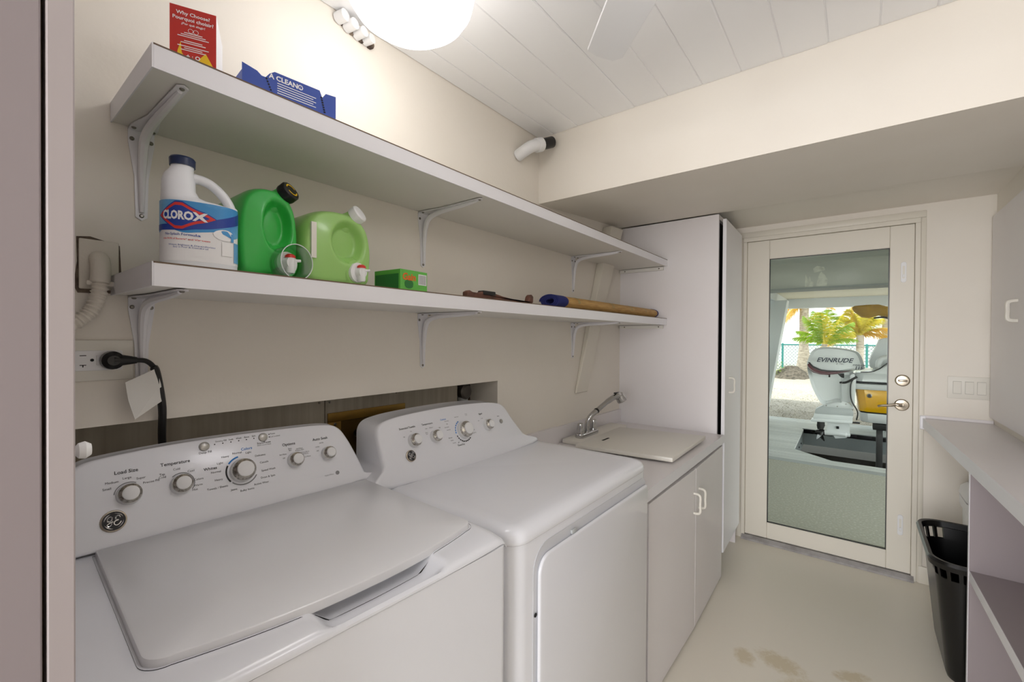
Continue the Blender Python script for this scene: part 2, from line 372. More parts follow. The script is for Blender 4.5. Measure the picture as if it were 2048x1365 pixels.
# ================================================================== SHELVES
SF = .905
def shelf(zt, x1, label):
    t = thing('wall_shelf', label, 'shelf', (1.44, 1.06, zt-.04))
    b = B((.203, SF+.002, zt-.038), (x1, WY-.001, zt-.001)).build('board', MT['shelfp'], t, smooth=False)
    B((.203, SF, zt-.040), (x1, SF+.0018, zt)).build('front_band', MT['lamedge'], t, smooth=False)
    B((.2025, SF-.0004, zt-.0022), (x1, SF+.002, zt+.0004)).build('brown_edge', MT['brown'], t, smooth=False)
    B((.2005, SF, zt-.040), (.2028, WY-.001, zt)).build('end_band', MT['lamedge'], t, smooth=False)
    return t
s_up = shelf(1.832, 2.679, 'long white upper wall shelf holding a red box and a flat blue box')
s_lo = shelf(1.476, 2.679, 'long white lower wall shelf holding bleach bottle, green jugs and rolled mat')
def bracket(x, zb, label):
    t = thing('shelf_bracket', label, 'bracket', (x, WY, zb-.19), 0, 'white metal brackets under the two wall shelves')
    g = G()
    # wall leg: flared plate
    out = [(-.022, 0), (.022, 0), (.022, -.028), (.012, -.10), (.010, -.185), (.0, -.192), (-.010, -.185), (-.012, -.10), (-.022, -.028)]
    g.prism([(x+a, zb+b) for a, b in out], 'y', WY-.003, WY); g.build('wall_plate', MT['lamedge'], t, smooth=False)
    g = G()
    out = [(-.022, WY), (.022, WY), (.022, WY-.03), (.011, WY-.10), (.009, SF+.03), (0, SF+.022), (-.009, SF+.03), (-.011, WY-.10), (-.022, WY-.03)]
    g.prism([(x+a, b) for a, b in out], 'z', zb-.003, zb); g.build('shelf_plate', MT['lamedge'], t, smooth=False)
    # raised rib following the inside corner
    path = spline([(x, WY-.006, zb-.175), (x, WY-.009, zb-.10), (x, WY-.016, zb-.05), (x, WY-.035, zb-.022), (x, WY-.09, zb-.010), (x, WY-.20, zb-.007), (x, SF+.045, zb-.004)], 5)
    G().tube(path, [.004+.005*math.sin(math.pi*min(1, i/(len(path)-1))) for i in range(len(path))], 8).build('rib', MT['lamedge'], t)
    for dx in (-.016, .016): screw(t, (x+dx, WY-.003, zb-.022), (0, -1, 0), .0042); screw(t, (x+dx, WY-.02, zb-.003), (0, 0, -1), .0042)
    screw(t, (x, WY-.003, zb-.182), (0, -1, 0), .0042); screw(t, (x, SF+.033, zb-.003), (0, 0, -1), .0042)
for sh, zb in (('upper', 1.792), ('lower', 1.436)):
    for x, wh in ((.250, 'at its left end by the outlets'), (1.027, 'at the middle of the wall'), (2.075, 'left of the diagonal brace')):
        bracket(x, zb, 'white metal bracket under the %s shelf, %s' % (sh, wh))
for zb, nm in ((1.791, 'upper'), (1.435, 'lower')):
    t = thing('shelf_cleat', 'small cream cleat screwed to the closet side under the %s shelf' % nm, 'cleat', (2.67, 1.06, zb-.02))
    B((2.662, .925, zb-.020), (2.679, 1.205, zb)).build('batten', MT['shelfp'], t, bevel=.001, seg=1)
    for yy in (.95, 1.17): screw(t, (2.662, yy, zb-.010), (-1, 0, 0), .004)

# ================================================================== CLOSET, SINK BASE
CX = 2.681
cl = thing('tall_closet', 'tall white laminate closet with ajar door between the sink and the glass door', 'closet', (2.95, .9, 0))
B((CX, .617, 0.0), (CX+.018, WY, 2.062)).build('side_panel', MT['lam'], cl, smooth=False)
B((CX+.0185, .635, .12), (3.20, WY-.004, 2.058)).build('carcass', MT['dark'], cl, smooth=False)
B((3.2, .617, 0.0), (3.218, WY, 2.06)).build('side_panel', MT['lam'], cl, smooth=False)
B((CX+.0185, .66, 0), (3.199, .68, .119)).build('toe_kick', MT['lam'], cl, smooth=False)
B((CX+.0185, .617, 2.035), (3.199, .634, 2.06)).build('top_rail', MT['lam'], cl, smooth=False)
# door leaf slightly ajar, hinged at the far side
dl = thing('tmp', None, None, (3.205, .614, 0), R(1.6)); 
g = B((-.505, -.019, .135), (0, 0, 2.035)); W_ = WM['tmp']; g.xf(lambda p: W_ @ p); bpy.data.objects.remove(dl)
dd = g.build('door', MT['lamedge'], cl, bevel=.001, seg=1)
hx, hy = 2.815, .585
G().tube(spline([(hx, .586, 1.125), (hx, .557, 1.12), (hx, .555, 1.085), (hx, .557, 1.045), (hx, .586, 1.04)], 5), .005, 8).build('handle', MT['creamplast'], dd)

cb = thing('sink_cabinet', 'white laminate base cabinet with two doors under the sink counter', 'cabinet', (2.08, .9, 0))
B((1.522, .62, .001), (2.679, WY-.005, .762)).build('carcass', MT['lam'], cb, smooth=False)
B((1.522, .604, .001), (2.679, .62, .7)).build('face_frame', MT['dark'], cb, smooth=False)
def cab_door(x0, x1, hxx, rz):
    W_ = Matrix.Translation((x1 if rz > 0 else x0, .602, 0)) @ Matrix.Rotation(rz, 4, 'Z')
    xx = (-(x1-x0), 0) if rz > 0 else (0, x1-x0)
    g = B((xx[0], -.018, .012), (xx[1], 0, .752)); g.xf(lambda p: W_ @ p)
    d = g.build('door', MT['lam'], cb, bevel=.001, seg=1)
    fy = .578
    G().tube(spline([(hxx, fy+.004, .645), (hxx, fy-.028, .640), (hxx, fy-.030, .60), (hxx, fy-.028, .56), (hxx, fy+.004, .555)], 5), .0055, 8).build('handle', MT['creamplast'], d)
cab_door(1.56, 2.118, 2.092, R(-.9)); cab_door(2.124, 2.674, 2.175, R(.9))
ct = thing('sink_counter', 'white laminate countertop with back splash between dryer and tall closet', 'counter', (2.08, .9, .77))
B((1.513, .578, .771), (2.679, WY-.001, .812)).build('top', MT['lam'], ct, smooth=False)
B((1.513, .5765, .770), (2.679, .578, .813)).build('front_band', MT['lamedge'], ct, smooth=False)
B((1.513, 1.188, .812), (1.907, 1.209, .900)).build('backsplash', MT['lam'], ct, smooth=False)
B((1.907, 1.196, .812), (2.679, 1.209, .895)).build('backsplash', MT['lam'], ct, smooth=False)
# laundry sink with its cover board
sk = thing('sink_cover', 'cream plastic sink cover board with a finger slot lying over the laundry sink', 'cover', (2.16, .85, .813))
g = G().prism([(1.852, 1.06), (1.902, .612), (2.452, .618), (2.375, 1.07)], 'z', .822, .842); g.build('board', MT['cover'], sk, bevel=.004)
B((1.92, .72, .8125), (2.36, 1.03, .822)).build('sink_rim', MT['cover'], sk, smooth=False)
G().prism(rrect(2.00, .985, 2.075, .997, .004), 'z', .8418, .8424).build('finger_slot', MT['dark'], sk, smooth=False)
dk = G().prism(rrect(1.93, 1.075, 2.50, 1.186, .015), 'z', .8125, .834).build('faucet_ledge', MT['cover'], bevel=.004)
tag(dk, 'raised cream sink ledge behind the cover board carrying the chrome faucet', 'sink ledge')
fc = thing('faucet', 'chrome pull-out faucet with two lever knobs at the laundry sink', 'faucet', (2.08, 1.125, .834))
G().prism(rrect(1.99, 1.10, 2.19, 1.15, .022), 'z', .834, .857).build('base', MT['chrome'], fc, bevel=.004)
for x in (2.018, 2.162):
    G().lathe([(.019, 0), (.020, .02), (.016, .05), (.010, .053)], (x, 1.125, .857), (0, 0, 1), 14).build('knob', MT['chrome'], fc)
G().tube(spline([(2.088, 1.125, .855), (2.088, 1.122, .90), (2.10, 1.11, .935), (2.14, 1.095, .962)], 7), [.014]*22, 14).build('spout', MT['chrome'], fc)
G().lathe([(.0155, 0), (.0155, .006)], (2.137, 1.096, .960), (.78, -.24, .52), 16).build('collar', MT['black'], fc)
hd = G().tube(spline([(2.145, 1.093, .965), (2.22, 1.07, 1.005), (2.285, 1.05, 1.030), (2.315, 1.040, 1.028)], 7), [.013]*7+[.015]*7+[.019]*7+[.021], 14).build('spray_handle', MT['chrome'], fc)
G().lathe([(.024, -.022), (.030, 0), (.031, .014), (.022, .019)], (2.322, 1.037, 1.016), (.45, -.35, -.82), 18).build('spray_head', MT['chrome'], hd)
B((2.262, 1.043, 1.045), (2.312, 1.055, 1.052)).build('button', MT['black'], hd, bevel=.002)

# ================================================================== WASHER / DRYER
def console(parent, S, y0, z0, sn, cs, outline, depth, mt):
    """raked control panel; outline in (u, v) on its face"""
    def P(u, v, n): return Vector((u, y0+v*sn-n*cs, z0+v*cs+n*sn))*1.0
    cu = sum(p[0] for p in outline)/len(outline); cv = sum(p[1] for p in outline)/len(outline)
    rings = []
    def sc(d): return [(p[0]+(cu-p[0])*d*1.0, p[1]+(cv-p[1])*d*1.6) for p in outline]
    for d, n in ((.045, 0), (.022, -.001), (.006, -.006), (0, -.014)): rings.append([P(u, max(v, 0), n) for u, v in sc(d)])
    rings.append([Vector((u, y0+depth, z0+max(v, 0)*cs-.002)) for u, v in outline])
    g = G().loft(rings); g.xf(lambda p: (p.x*S, p.y*S, p.z*S))
    return g
def knob_set(parent, Pf, nrm, upv, u, v, r, big=False, S=1):
    o = Pf(u, v, 0)
    k = G().lathe([(r*1.02, 0), (r, .008*S), (r*.94, .012*S)], o, nrm, 36).build('knob', MT['plast'], parent, local=True)
    c = o+nrm*.010*S
    h = .016*S if big else .012*S
    G().lathe([(r*.93, 0), (r*.90, h*.6), (r*.68, h)], c, nrm, 36).build('chrome_band', MT['brush'], k, local=True)
    G().lathe([(r*.67, 0), (r*.65, .003*S), (r*.56, .0042*S)], c+nrm*h*.98, nrm, 36).build('cap', MT['plast'], k, local=True)
    return k
def emblem(parent, Pf, nrm, ux, uy, u, v, r):
    o = Pf(u, v, 0)
    e = G().lathe([(r, 0), (r*.97, .003), (r*.88, .004)], o, nrm, 32).build('emblem', MT['nickel'], parent, local=True)
    G().lathe([(r*.86, 0), (r*.86, .0008)], o+nrm*.004, nrm, 32).build('emblem_disc', MT['print'], e, local=True)
    def st(pts): return [o+nrm*.0052+ux*(a*r)+uy*(b*r) for a, b in pts]
    g = G()
    # interlaced script letters drawn as strokes
    for pts in ([(-.10, .26), (-.24, .44), (-.46, .30), (-.44, .04), (-.26, .0), (-.12, .18), (-.10, .28), (-.13, .0), (-.20, -.34), (-.38, -.44), (-.50, -.28), (-.34, -.14), (-.04, -.06)],
                [(.46, .22), (.36, .42), (.16, .36), (.12, .14), (.32, .02), (.10, -.02), (.0, -.24), (.14, -.42), (.36, -.36), (.52, -.14)]):
        g.tube(spline(st(pts), 5), r*.06, 5)
    for a0 in (20, 110, 200, 290):
        g.tube([o+nrm*.0052+ux*(math.cos(R(a0+k*9))*r*.70)+uy*(math.sin(R(a0+k*9))*r*.70) for k in range(8)], [r*.01+r*.05*math.sin(k/7*math.pi) for k in range(8)], 5)
    g.build('script', MT['chrome'], e, local=True)
def arc_strip(g, Pf, u, v, r0, r1, a0, a1, lift, n=10):
    ps = []
    for k in range(n+1):
        a = R(a0+(a1-a0)*k/n)
        ps.append((Pf(u+r0*math.cos(a), v+r0*math.sin(a), lift), Pf(u+r1*math.cos(a), v+r1*math.sin(a), lift)))
    for i in range(n): g.add([ps[i][0], ps[i][1], ps[i+1][1], ps[i+1][0]], [(0, 1, 2, 3)])

# ---- washer
S = .95; HT = .956
wa = thing('washing_machine', 'white top-load washing machine with closed lid nearest the camera', 'washer', (.0808, .584, 0), R(-2.6))
def L(p): return Vector((p[0]*S, p[1]*S, HT+p[2]*S))
def smooth(a, b, x):
    t = max(0, min(1, (x-a)/(b-a))); return t*t*(3-2*t)
XL, XR, YB = -.020, .656, .62
def bring(d, z): return [L((a, b, z)) for a, b in rrect(XL+d, .001+d, XR-d, YB, .018)]
G().loft([bring(.002, -(HT/S)), bring(.002, -.027), bring(.006, -.0262)], (True, False)).build('cabinet', MT['appl'], wa, local=True)
G().loft([bring(.006, -.0275), bring(.006, -.0200)], (False, False)).build('seam', MT['dark'], wa, local=True)
def ztop(x, y):
    z = -.006
    if y < .085:
        t = (.085-y)/.085; z -= .014*(1-math.sqrt(max(0, 1-t**2.6)))
    for d in (x-XL, XR-x):
        if d < .028:
            t = (.028-d)/.028; z -= .014*(1-math.sqrt(max(0, 1-t**2.5)))
    # finger pocket
    px = smooth(.245, .285, x)*(1-smooth(.455, .50, x)); py = smooth(.002, .026, y)*(1-smooth(.085, .10, y))
    z -= .025*px*py
    return max(z, -.034)
nx, ny = 120, 84; xs = [XL+(XR-XL)*i/nx for i in range(nx+1)]; ys = [.56*j/ny for j in range(ny+1)]
vs = []; fs = []
for yy in ys:
    for xx in xs:
        front = .008*(((xx-.314)/.344)**2)**2
        vs.append(L((xx, yy+front*(1-smooth(0, .2, yy)), ztop(xx, yy))))
for j in range(ny):
    for i in range(nx):
        a = j*(nx+1)+i; fs.append((a, a+1, a+nx+2, a+nx+1))
# skirt down to the seam
nb = len(vs)
edge = [(i, 0) for i in range(nx+1)]+[(nx, j) for j in range(1, ny+1)]+[(i, ny) for i in range(nx-1, -1, -1)]+[(0, j) for j in range(ny-1, 0, -1)]
for i, j in edge:
    p = vs[j*(nx+1)+i]; vs.append(Vector((p.x, p.y, HT-.030*S if False else min(p.z-.003, HT-.0245*S))))
for k, (i, j) in enumerate(edge):
    i2, j2 = edge[(k+1) % len(edge)]; fs.append((j*(nx+1)+i, nb+k, nb+(k+1) % len(edge), j2*(nx+1)+i2))
deck = G().add(vs, fs).build('top_deck', MT['appl'], wa, local=True, ang=60)
def lid_outline(grow=0, n=10):
    x0, x1, y1 = .058-grow, .632+grow, .533
    pts = []
    def yf(x): return .052+.040*(abs(x-.345)/.29)**2.2-grow
    r = .030
    xs_ = [x0+r+(x1-x0-2*r)*i/24 for i in range(25)]
    # left corner
    cy = yf(x0+r)+r
    for k in range(n): a = R(180+90*k/n); pts.append((x0+r+r*math.cos(a), cy+r*math.sin(a)))
    for x in xs_: pts.append((x, yf(x)))
    cy = yf(x1-r)+r
    for k in range(1, n+1): a = R(270+90*k/n); pts.append((x1-r+r*math.cos(a), cy+r*math.sin(a)))
    pts += [(x1, y1), (x0, y1)]
    return pts
ol = lid_outline(); cx = .345; cy = .3
def ring(d, z): return [L((p[0]+(cx-p[0])*d, p[1]+(cy-p[1])*d, z)) for p in ol]
G().loft([ring(0, -.010), ring(0, .001), ring(.004, .004), ring(.014, .0055), ring(.5, .0065)]).build('lid', MT['lidm'], wa, local=True)
og = lid_outline(.004)
G().loft([[L((p[0], p[1], -.0075+ztop(p[0], p[1])+.0085)) for p in og], [L((p[0], p[1], -.030)) for p in og]], caps=(False, False)).build('lid_gap', MT['dark'], wa, local=True)
# console
y0, z0, sn, cs = .535, 0., .065/.18387, .172/.18387
wout = bezier_closed([(-.028, -.0), (-.012, .09), (.005, .142), (.035, .171), (.075, .181), (.18, .188), (.30, .189), (.45, .186), (.545, .180), (.582, .165), (.603, .130), (.620, .085), (.641, .02), (.652, 0)], 5)
g = console(wa, S, y0, z0, sn, cs, wout, .098, None); g.xf(lambda p: (p.x, p.y, p.z+HT)); g.build('console', MT['appl'], wa, local=True, ang=50)
def PW(u, v, lift): return Vector((u*S, (y0+v*sn)*S-lift*cs, HT+(z0+v*cs)*S+lift*sn))
NW = Vector((0, -cs, sn)); UX = Vector((1, 0, 0)); UYW = Vector((0, sn, cs))
for u, v, r, big in ((.1132, .097, .021, 0), (.2015, .096, .021, 0), (.3225, .099, .0275, 1), (.4470, .0985, .0195, 0), (.5360, .0985, .0185, 0)):
    knob_set(wa, PW, NW, UYW, u, v, r*S, big, S)
for u, v in ((.2504, .1705), (.3774, .1705)):
    G().lathe([(.0105, 0), (.0095, .004), (.007, .0055)], PW(u, v, 0), NW, 20).build('button', mat('grey_button', '#b9b7b2', .3, .6), wa, local=True)
emblem(wa, PW, NW, UX, UYW, .0868, .0506, .021*S)
g = G(); gg = G(); gb = G()
def wt(body, u, v, size, tgt=None, bold=0.0): txt(tgt if tgt is not None else g, body, size, PW(u, v, .0007), UX, UYW, bold)
for b_, u, v in (('Load Size', .1107, .1440), ('Temperature', .1939, .1440), ('Options', .4368, .142), ('Auto Soak', .5213, .1420)): wt(b_, u, v, .0095, bold=.012)
wt('Whites', .2578, .1170, .0085, bold=.012); wt('Colors', .3371, .1490, .0085, gb, .012)
for b_, u, v in (('Deep Fill', .2513, .1565), ('Start/Pause', .3779, .1570)): wt(b_, u, v, .0068)
wt('Hold 3 secs for Reset', .3779, .1515, .0035)
for b_, u, v in (('Heavy', .2717, .0882), ('Normal', .268, .107), ('Light', .2777, .1255), ('Heavy', .2898, .1385), ('Normal', .3155, .1425), ('Light', .3400, .1390), ('Delicates', .3655, .1271), ('Casuals', .3722, .1085), ('Speed Wash', .3800, .0883), ('Drain & Spin', .3769, .0714), ('Active Wear', .3602, .0589), ('Bulky Items', .3277, .0515), ('Jeans', .3001, .0585), ('Towels / Sheets', .268, .0707),
                 ('Small', .0796, .115), ('Medium', .0875, .1263), ('Large', .1112, .1307), ('Super', .1335, .1254), ('Precise Fill', .1500, .1140), ('Tap\nCold', .1690, .1210), ('Cold', .1949, .1300), ('Cool', .2206, .1204), ('Colors', .2333, .0991), ('Warm', .2314, .0863), ('Hot', .2247, .0777)): wt(b_, u, v, .0062)
for i, (b_, u) in enumerate((('Sensing', .2810), ('Fill', .2935), ('Soak', .3060), ('Wash', .3230), ('Rinse', .3405), ('Spin', .3565))): wt(b_, u, .1775, .0050, gg if i == 0 else None)
for i in range(6): g.lathe([(.0013, 0), (.0013, .0006)], PW(.2714+.01702*i, .1715, 0), NW, 8)
for v in (.1760, .1690): g.lathe([(.0013, 0), (.0013, .0006)], PW(.3925, v, 0), NW, 8)
wt('Pause', .4010, .1765, .0050); wt('Lid Locked', .4065, .1690, .0050, gg)
for b_, u, v in (('Off', .4200, .108), ('2nd Rinse', .4190, .118), ('Extra\nSpin', .4380, .128), ('2nd Rinse\n& Extra Spin', .4620, .124), ('Warm Rinse\n2nd Rinse', .4750, .112), ('Low Rinse', .4790, .101), ('Off', .5090, .110), ('15 Min', .5100, .121), ('30 Min', .5230, .130)): wt(b_, u, v, .0042)
wt('HydroWave', .5300, .0395, .0048, gg)
gg.lathe([(.0052, 0), (.0052, .0004)], PW(.5540, .0405, 0), NW, 20)
arc_strip(g, PW, .3225, .099, .0360, .0325, 150, 218, .0008); arc_strip(gb, PW, .3225, .099, .0360, .0325, 100, 143, .0008); arc_strip(gg, PW, .3225, .099, .0350, .0325, 225, 330, .0008)
arc_strip(gg, PW, .1132, .097, .0250, .0232, 60, 170, .0006); arc_strip(gg, PW, .2015, .096, .0250, .0232, -40, 130, .0006)
g.build('lettering', MT['print'], wa, local=True, smooth=False); gg.build('grey_lettering', MT['greyprint'], wa, local=True, smooth=False); gb.build('blue_lettering', MT['blueprint'], wa, local=True, smooth=False)

# ---- dryer
S = 1.06; HT = .931
dr = thing('clothes_dryer', 'white front-load clothes dryer between the washing machine and the sink cabinet', 'dryer', (.7653, .567, 0))
XL, XR = -.026, .700
def dring(d, z, r=.05): return [L((a, b, z)) for a, b in rrect(XL+d, d, XR-d, .60, [max(r-d, .005), max(r-d, .005), .01, .01])]
G().prism(rrect(XL+.005, .006, XR-.005, .60, [.045, .03, .01, .01]), 'z', -(HT/S), -.034).xf(L).build('cabinet', MT['appl'], dr, local=True)
G().loft([dring(.004, -.0335), dring(.001, -.030), dring(0, -.024), dring(.003, -.014), dring(.010, -.006), dring(.022, -.001), dring(.036, 0.0012), dring(.06, 0.0)]).build('top_deck', MT['appl'], dr, local=True, ang=50)
# recessed front with a drop-in door
g = G()
fr = rrect(.045, -.42, .682, -.052, [.02, .02, .035, .06])
G().prism([(.046, -.8), (.68, -.8)]+[p for p in rrect(.046, -.75, .682, -.054, [0.001, .001, .03, .055])[14:]], 'y', .0045, .0057).xf(L).build('door_recess', mat('recess_grey', '#d4d5d9', .4), dr, local=True, smooth=False)
G().prism(rrect(.058, -.80, .680, -.077, [.01, .01, .012, .04]), 'y', -.005, .0044).xf(L).build('door', MT['appl'], dr, bevel=.005, seg=3, local=True)
G().box((.20, -.001, -.0755), (.222, .004, -.066)).xf(L).build('latch_tab', MT['motgrey'], dr, bevel=.001, local=True)
for z in (-.20, -.37): G().lathe([(.005, 0), (.005, .001)], L((.0525, .0035, z)), (0, -1, 0), 10).build('bolt', MT['dark'], dr, local=True)
y0, z0, sn, cs = .415, 0., .07/.18662, .173/.18662
dout = bezier_closed([(-.020, 0), (-.024, .06), (-.024, .12), (-.022, .155), (-.006, .176), (.03, .185), (.085, .190), (.20, .1935), (.30, .193), (.40, .1885), (.465, .182), (.508, .171), (.530, .150), (.556, .098), (.592, .042), (.632, 0)], 5)
g = console(dr, S, y0, z0, sn, cs, dout, .15, None); g.xf(lambda p: (p.x, p.y, p.z+HT)); g.build('console', MT['appl'], dr, local=True, ang=50)
def PD(u, v, lift): return Vector((u*S, (y0+v*sn)*S-lift*cs, HT+(z0+v*cs)*S+lift*sn))
ND = Vector((0, -cs, sn)); UYD = Vector((0, sn, cs))
for u, v, r, big in ((.0895, .111, .0195, 0), (.1695, .109, .0185, 0), (.2915, .1085, .0275, 1), (.4060, .107, .0185, 0)): knob_set(dr, PD, ND, UYD, u, v, r*S, big, S)
G().lathe([(.0085, 0), (.0075, .003), (.005, .004)], PD(.4808, .1089, 0), ND, 20).build('button', mat('grey_start_button', '#a9a7a3', .3, .6), dr, local=True)
emblem(dr, PD, ND, UX, UYD, .0678, .0711, .0165*S)
g = G(); gg = G(); gb = G()
def dt(body, u, v, size, tgt=None, bold=0.0): txt(tgt if tgt is not None else g, body, size, PD(u, v, .0007), UX, UYD, bold)
for b_, u, v in (('Extended Tumble', .0780, .1500), ('Temperature', .1519, .1500), ('Signal', .3873, .149)): dt(b_, u, v, .0085, bold=.008)
dt('Cottons', .2174, .1540, .0075, gb, .01); dt('Timed Dry', .265, .0650, .0075, bold=.01); dt('Start', .4728, .1290, .0062, bold=.01); dt('Mixed\nLoads', .3200, .1560, .0045, gg)
for b_, u, v in (('Off', .0600, .126), ('On', .088, .138), ('Extra\nLow', .1420, .123), ('Low', .1440, .137), ('Medium', .1630, .137), ('High', .195, .132), ('More Dry', .2300, .147), ('Dry', .2290, .138), ('Damp Dry', .2250, .128), ('Less Dry', .2290, .119), ('Easy Care', .2750, .154), ('Fluff', .3330, .112), ('Casuals', .3350, .102), ('Speed Dry', .3350, .092), ('Delicates', .2280, .094), ('Sheets', .2320, .085), ('Towels', .2380, .076), ('80', .2570, .074), ('60', .2760, .073), ('40', .290, .0735), ('20', .303, .075), ('Off', .3700, .127), ('Loud', .3880, .133)): dt(b_, u, v, .0046)
for k in range(6): arc_strip(gb, PD, .2905, .1065, .0360, .0325, 112+k*13, 121+k*13, .0008, 3)
for k in range(9): arc_strip(g, PD, .2905, .1065, .0360, .0325, 198+k*13, 207+k*13, .0008, 3)
g.build('lettering', MT['print'], dr, local=True, smooth=False); gg.build('grey_lettering', MT['greyprint'], dr, local=True, smooth=False); gb.build('blue_lettering', MT['blueprint'], dr, local=True, smooth=False)

# washer outlet box in the recess
ob = thing('washer_outlet_box', 'brass coloured washer outlet box plate set in the wall recess behind the machines', 'outlet box', (.90, 1.345, .85))
g = G(); x0, x1, z0, z1 = .748, 1.057, .86, 1.104
g.box((x0, 1.340, z1-.03), (x1, 1.3465, z1)); g.box((x0, 1.340, z0), (x0+.046, 1.3465, z1-.03)); g.box((x1-.048, 1.340, z0), (x1, 1.3465, z1-.03)); g.build('face_plate', MT['gold'], ob, bevel=.002)
B((x0+.03, 1.3467, z0), (x1-.03, 1.3469, z1-.02)).build('box_back', MT['golddk'], ob, smooth=False)
for x, z in ((.772, 1.066), (1.033, 1.062)): screw(ob, (x, 1.34, z), (0, -1, 0), .005)
vv = G().tube(spline([(.845, 1.33, 1.03), (.85, 1.30, 1.02), (.855, 1.29, 1.0)], 4), .014, 10).build('valve', MT['black'], ob)
hs = G().tube(spline([(.852, 1.296, .99), (.875, 1.29, .97), (.882, 1.295, .92), (.865, 1.30, .80), (.85, 1.30, .60)], 7), .013, 10).build('water_hose', MT['rubber'])
tag(hs, 'black rubber water hose hanging from the brass outlet box behind the machines', 'hose')

# ================================================================== LEFT EDGE: tall cupboard by the doorway
tc_ = thing('tall_cupboard', 'tall pinkish-white laminate cupboard side at the left edge, white knob on its flank', 'cupboard', (-.2, .8, 0))
MT['pink'] = mat('shaded_pinkish_laminate', '#968c8e', .4); MT['pinkgable'] = mat('shaded_pale_pinkish_laminate', '#afa6a6', .4)  # pinkish laminate, with the panels' dim shade darkened into the colour
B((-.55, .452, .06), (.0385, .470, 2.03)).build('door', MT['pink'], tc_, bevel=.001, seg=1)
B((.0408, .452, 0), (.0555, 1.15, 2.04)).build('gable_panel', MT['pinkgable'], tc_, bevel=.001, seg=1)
B((-.55, .4702, 0), (.0407, 1.15, 2.04)).build('carcass', MT['brown'], tc_, smooth=False)
G().lathe([(.0035, 0), (.0035, .004), (.006, .006), (.0070, .010), (.0045, .0135)], (.0555, .488, 1.262), (1, 0, 0), 18).build('knob', MT['plast'], tc_)

# ================================================================== RIGHT SIDE: counter, shelves, wall cupboard
rc = thing('side_counter', 'white laminate folding counter along the right wall', 'counter', (1.4, -.45, .87))
G().prism([(-.9, RYW+.001), (DX-.001, RYW+.001), (DX-.001, -.297), (-.9, -.441)], 'z', .872, .921).build('top', MT['lam'], rc, smooth=False)
G().prism([(-.9, -.441), (DX-.001, -.297), (DX-.001, -.2955), (-.9, -.4395)], 'z', .871, .922).build('front_band', MT['lamedge'], rc, smooth=False)
B((DX-.012, RYW+.002, .922), (DX-.001, -.296, .937)).build('backsplash', MT['lam'], rc, smooth=False)
B((DX-.02, -.31, .86), (DX-.001, -.285, .935)).build('end_cap', MT['lamedge'], rc, bevel=.002, seg=1)
su = thing('side_shelf_unit', 'pinkish-white laminate divider and low shelf under the right counter', 'shelf unit', (1.6, -.45, 0))
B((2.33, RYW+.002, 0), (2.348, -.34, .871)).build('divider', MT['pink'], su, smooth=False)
B((2.3295, -.34, 0), (2.3485, -.3385, .871)).build('edge_band', MT['lamedge'], su, smooth=False)
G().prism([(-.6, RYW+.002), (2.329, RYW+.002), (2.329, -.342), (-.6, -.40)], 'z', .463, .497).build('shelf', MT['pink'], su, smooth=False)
G().prism([(-.6, -.40), (2.329, -.342), (2.329, -.3405), (-.6, -.3985)], 'z', .462, .498).build('shelf_band', MT['lamedge'], su, smooth=False)
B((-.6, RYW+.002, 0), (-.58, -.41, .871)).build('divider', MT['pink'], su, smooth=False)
wc = thing('wall_cupboard', 'white laminate cupboard door with a D-pull on the right wall above the counter', 'cupboard', (2.6, -.56, .96))
B((1.6, RYW+.0005, .962), (3.297, RYW+.004, 2.0)).build('back_frame', MT['dark'], wc, smooth=False)
wd = B((2.62, RYW+.004, .958), (3.300, RYW+.020, 1.992)).build('door', MT['lam'], wc, bevel=.001, seg=1)
G().tube(spline([(2.83, RYW+.018, 1.528), (2.83, RYW+.048, 1.522), (2.83, RYW+.050, 1.485), (2.83, RYW+.048, 1.447), (2.83, RYW+.018, 1.441)], 5), .008, 8).build('handle', MT['creamplast'], wd)
B((1.6, RYW+.004, .958), (2.616, RYW+.020, 1.992)).build('door', MT['lam'], wc, bevel=.001, seg=1)

# black laundry basket
def basket():
    t = thing('laundry_basket', 'black plastic laundry basket on the floor under the right counter', 'basket', (2.62, -.385, 0))
    cx, cy = 2.635, -.395
    def rr(ax, ay, z, n=10): return [(a, b, z) for a, b in rrect(cx-ax, cy-ay, cx+ax, cy+ay, min(ax, ay)*.55, n)]
    prof = [(.20, .090, 0.0), (.21, .096, .02), (.235, .118, .25), (.255, .134, .42), (.262, .142, .47)]
    rings = [rr(a, b, z) for a, b, z in prof]
    inner = [rr(a-.006, b-.006, z) for a, b, z in reversed(prof[1:])]
    n = len(rings[0]); g = G()
    # outer shell with slots left open in two rows near the rim
    allr = rings[:-1]
    g.loft([rings[0], rings[1], rings[2], rings[3]], (True, False))
    g.loft(inner[1:]+[rr(.2, .085, .012)], (False, True))
    g.build('tub', MT['black'], t)
    for k in range(0, n, 3):
        a, b = rings[3][k], rings[3][(k+1) % n]; c, d = rings[4][k], rings[4][(k+1) % n]
        G().loft([[a, b, Vector(b)+(Vector((cx, cy, b[2]))-Vector(b))*.05, Vector(a)+(Vector((cx, cy, a[2]))-Vector(a))*.05], [c, d, Vector(d)+(Vector((cx, cy, d[2]))-Vector(d))*.05, Vector(c)+(Vector((cx, cy, c[2]))-Vector(c))*.05]]).build('slat', MT['black'], t)
    rim = rr(.268, .148, .485); rim.append(rim[0])
    g = G(); secs = []
    R4 = [rr(.256, .136, .468), rr(.262, .142, .492), rr(.274, .154, .494), rr(.280, .160, .482), rr(.276, .156, .462), rr(.264, .144, .462), rr(.256, .136, .468)]
    g.loft(R4, (False, False)); g.build('rim', MT['black'], t)
basket()
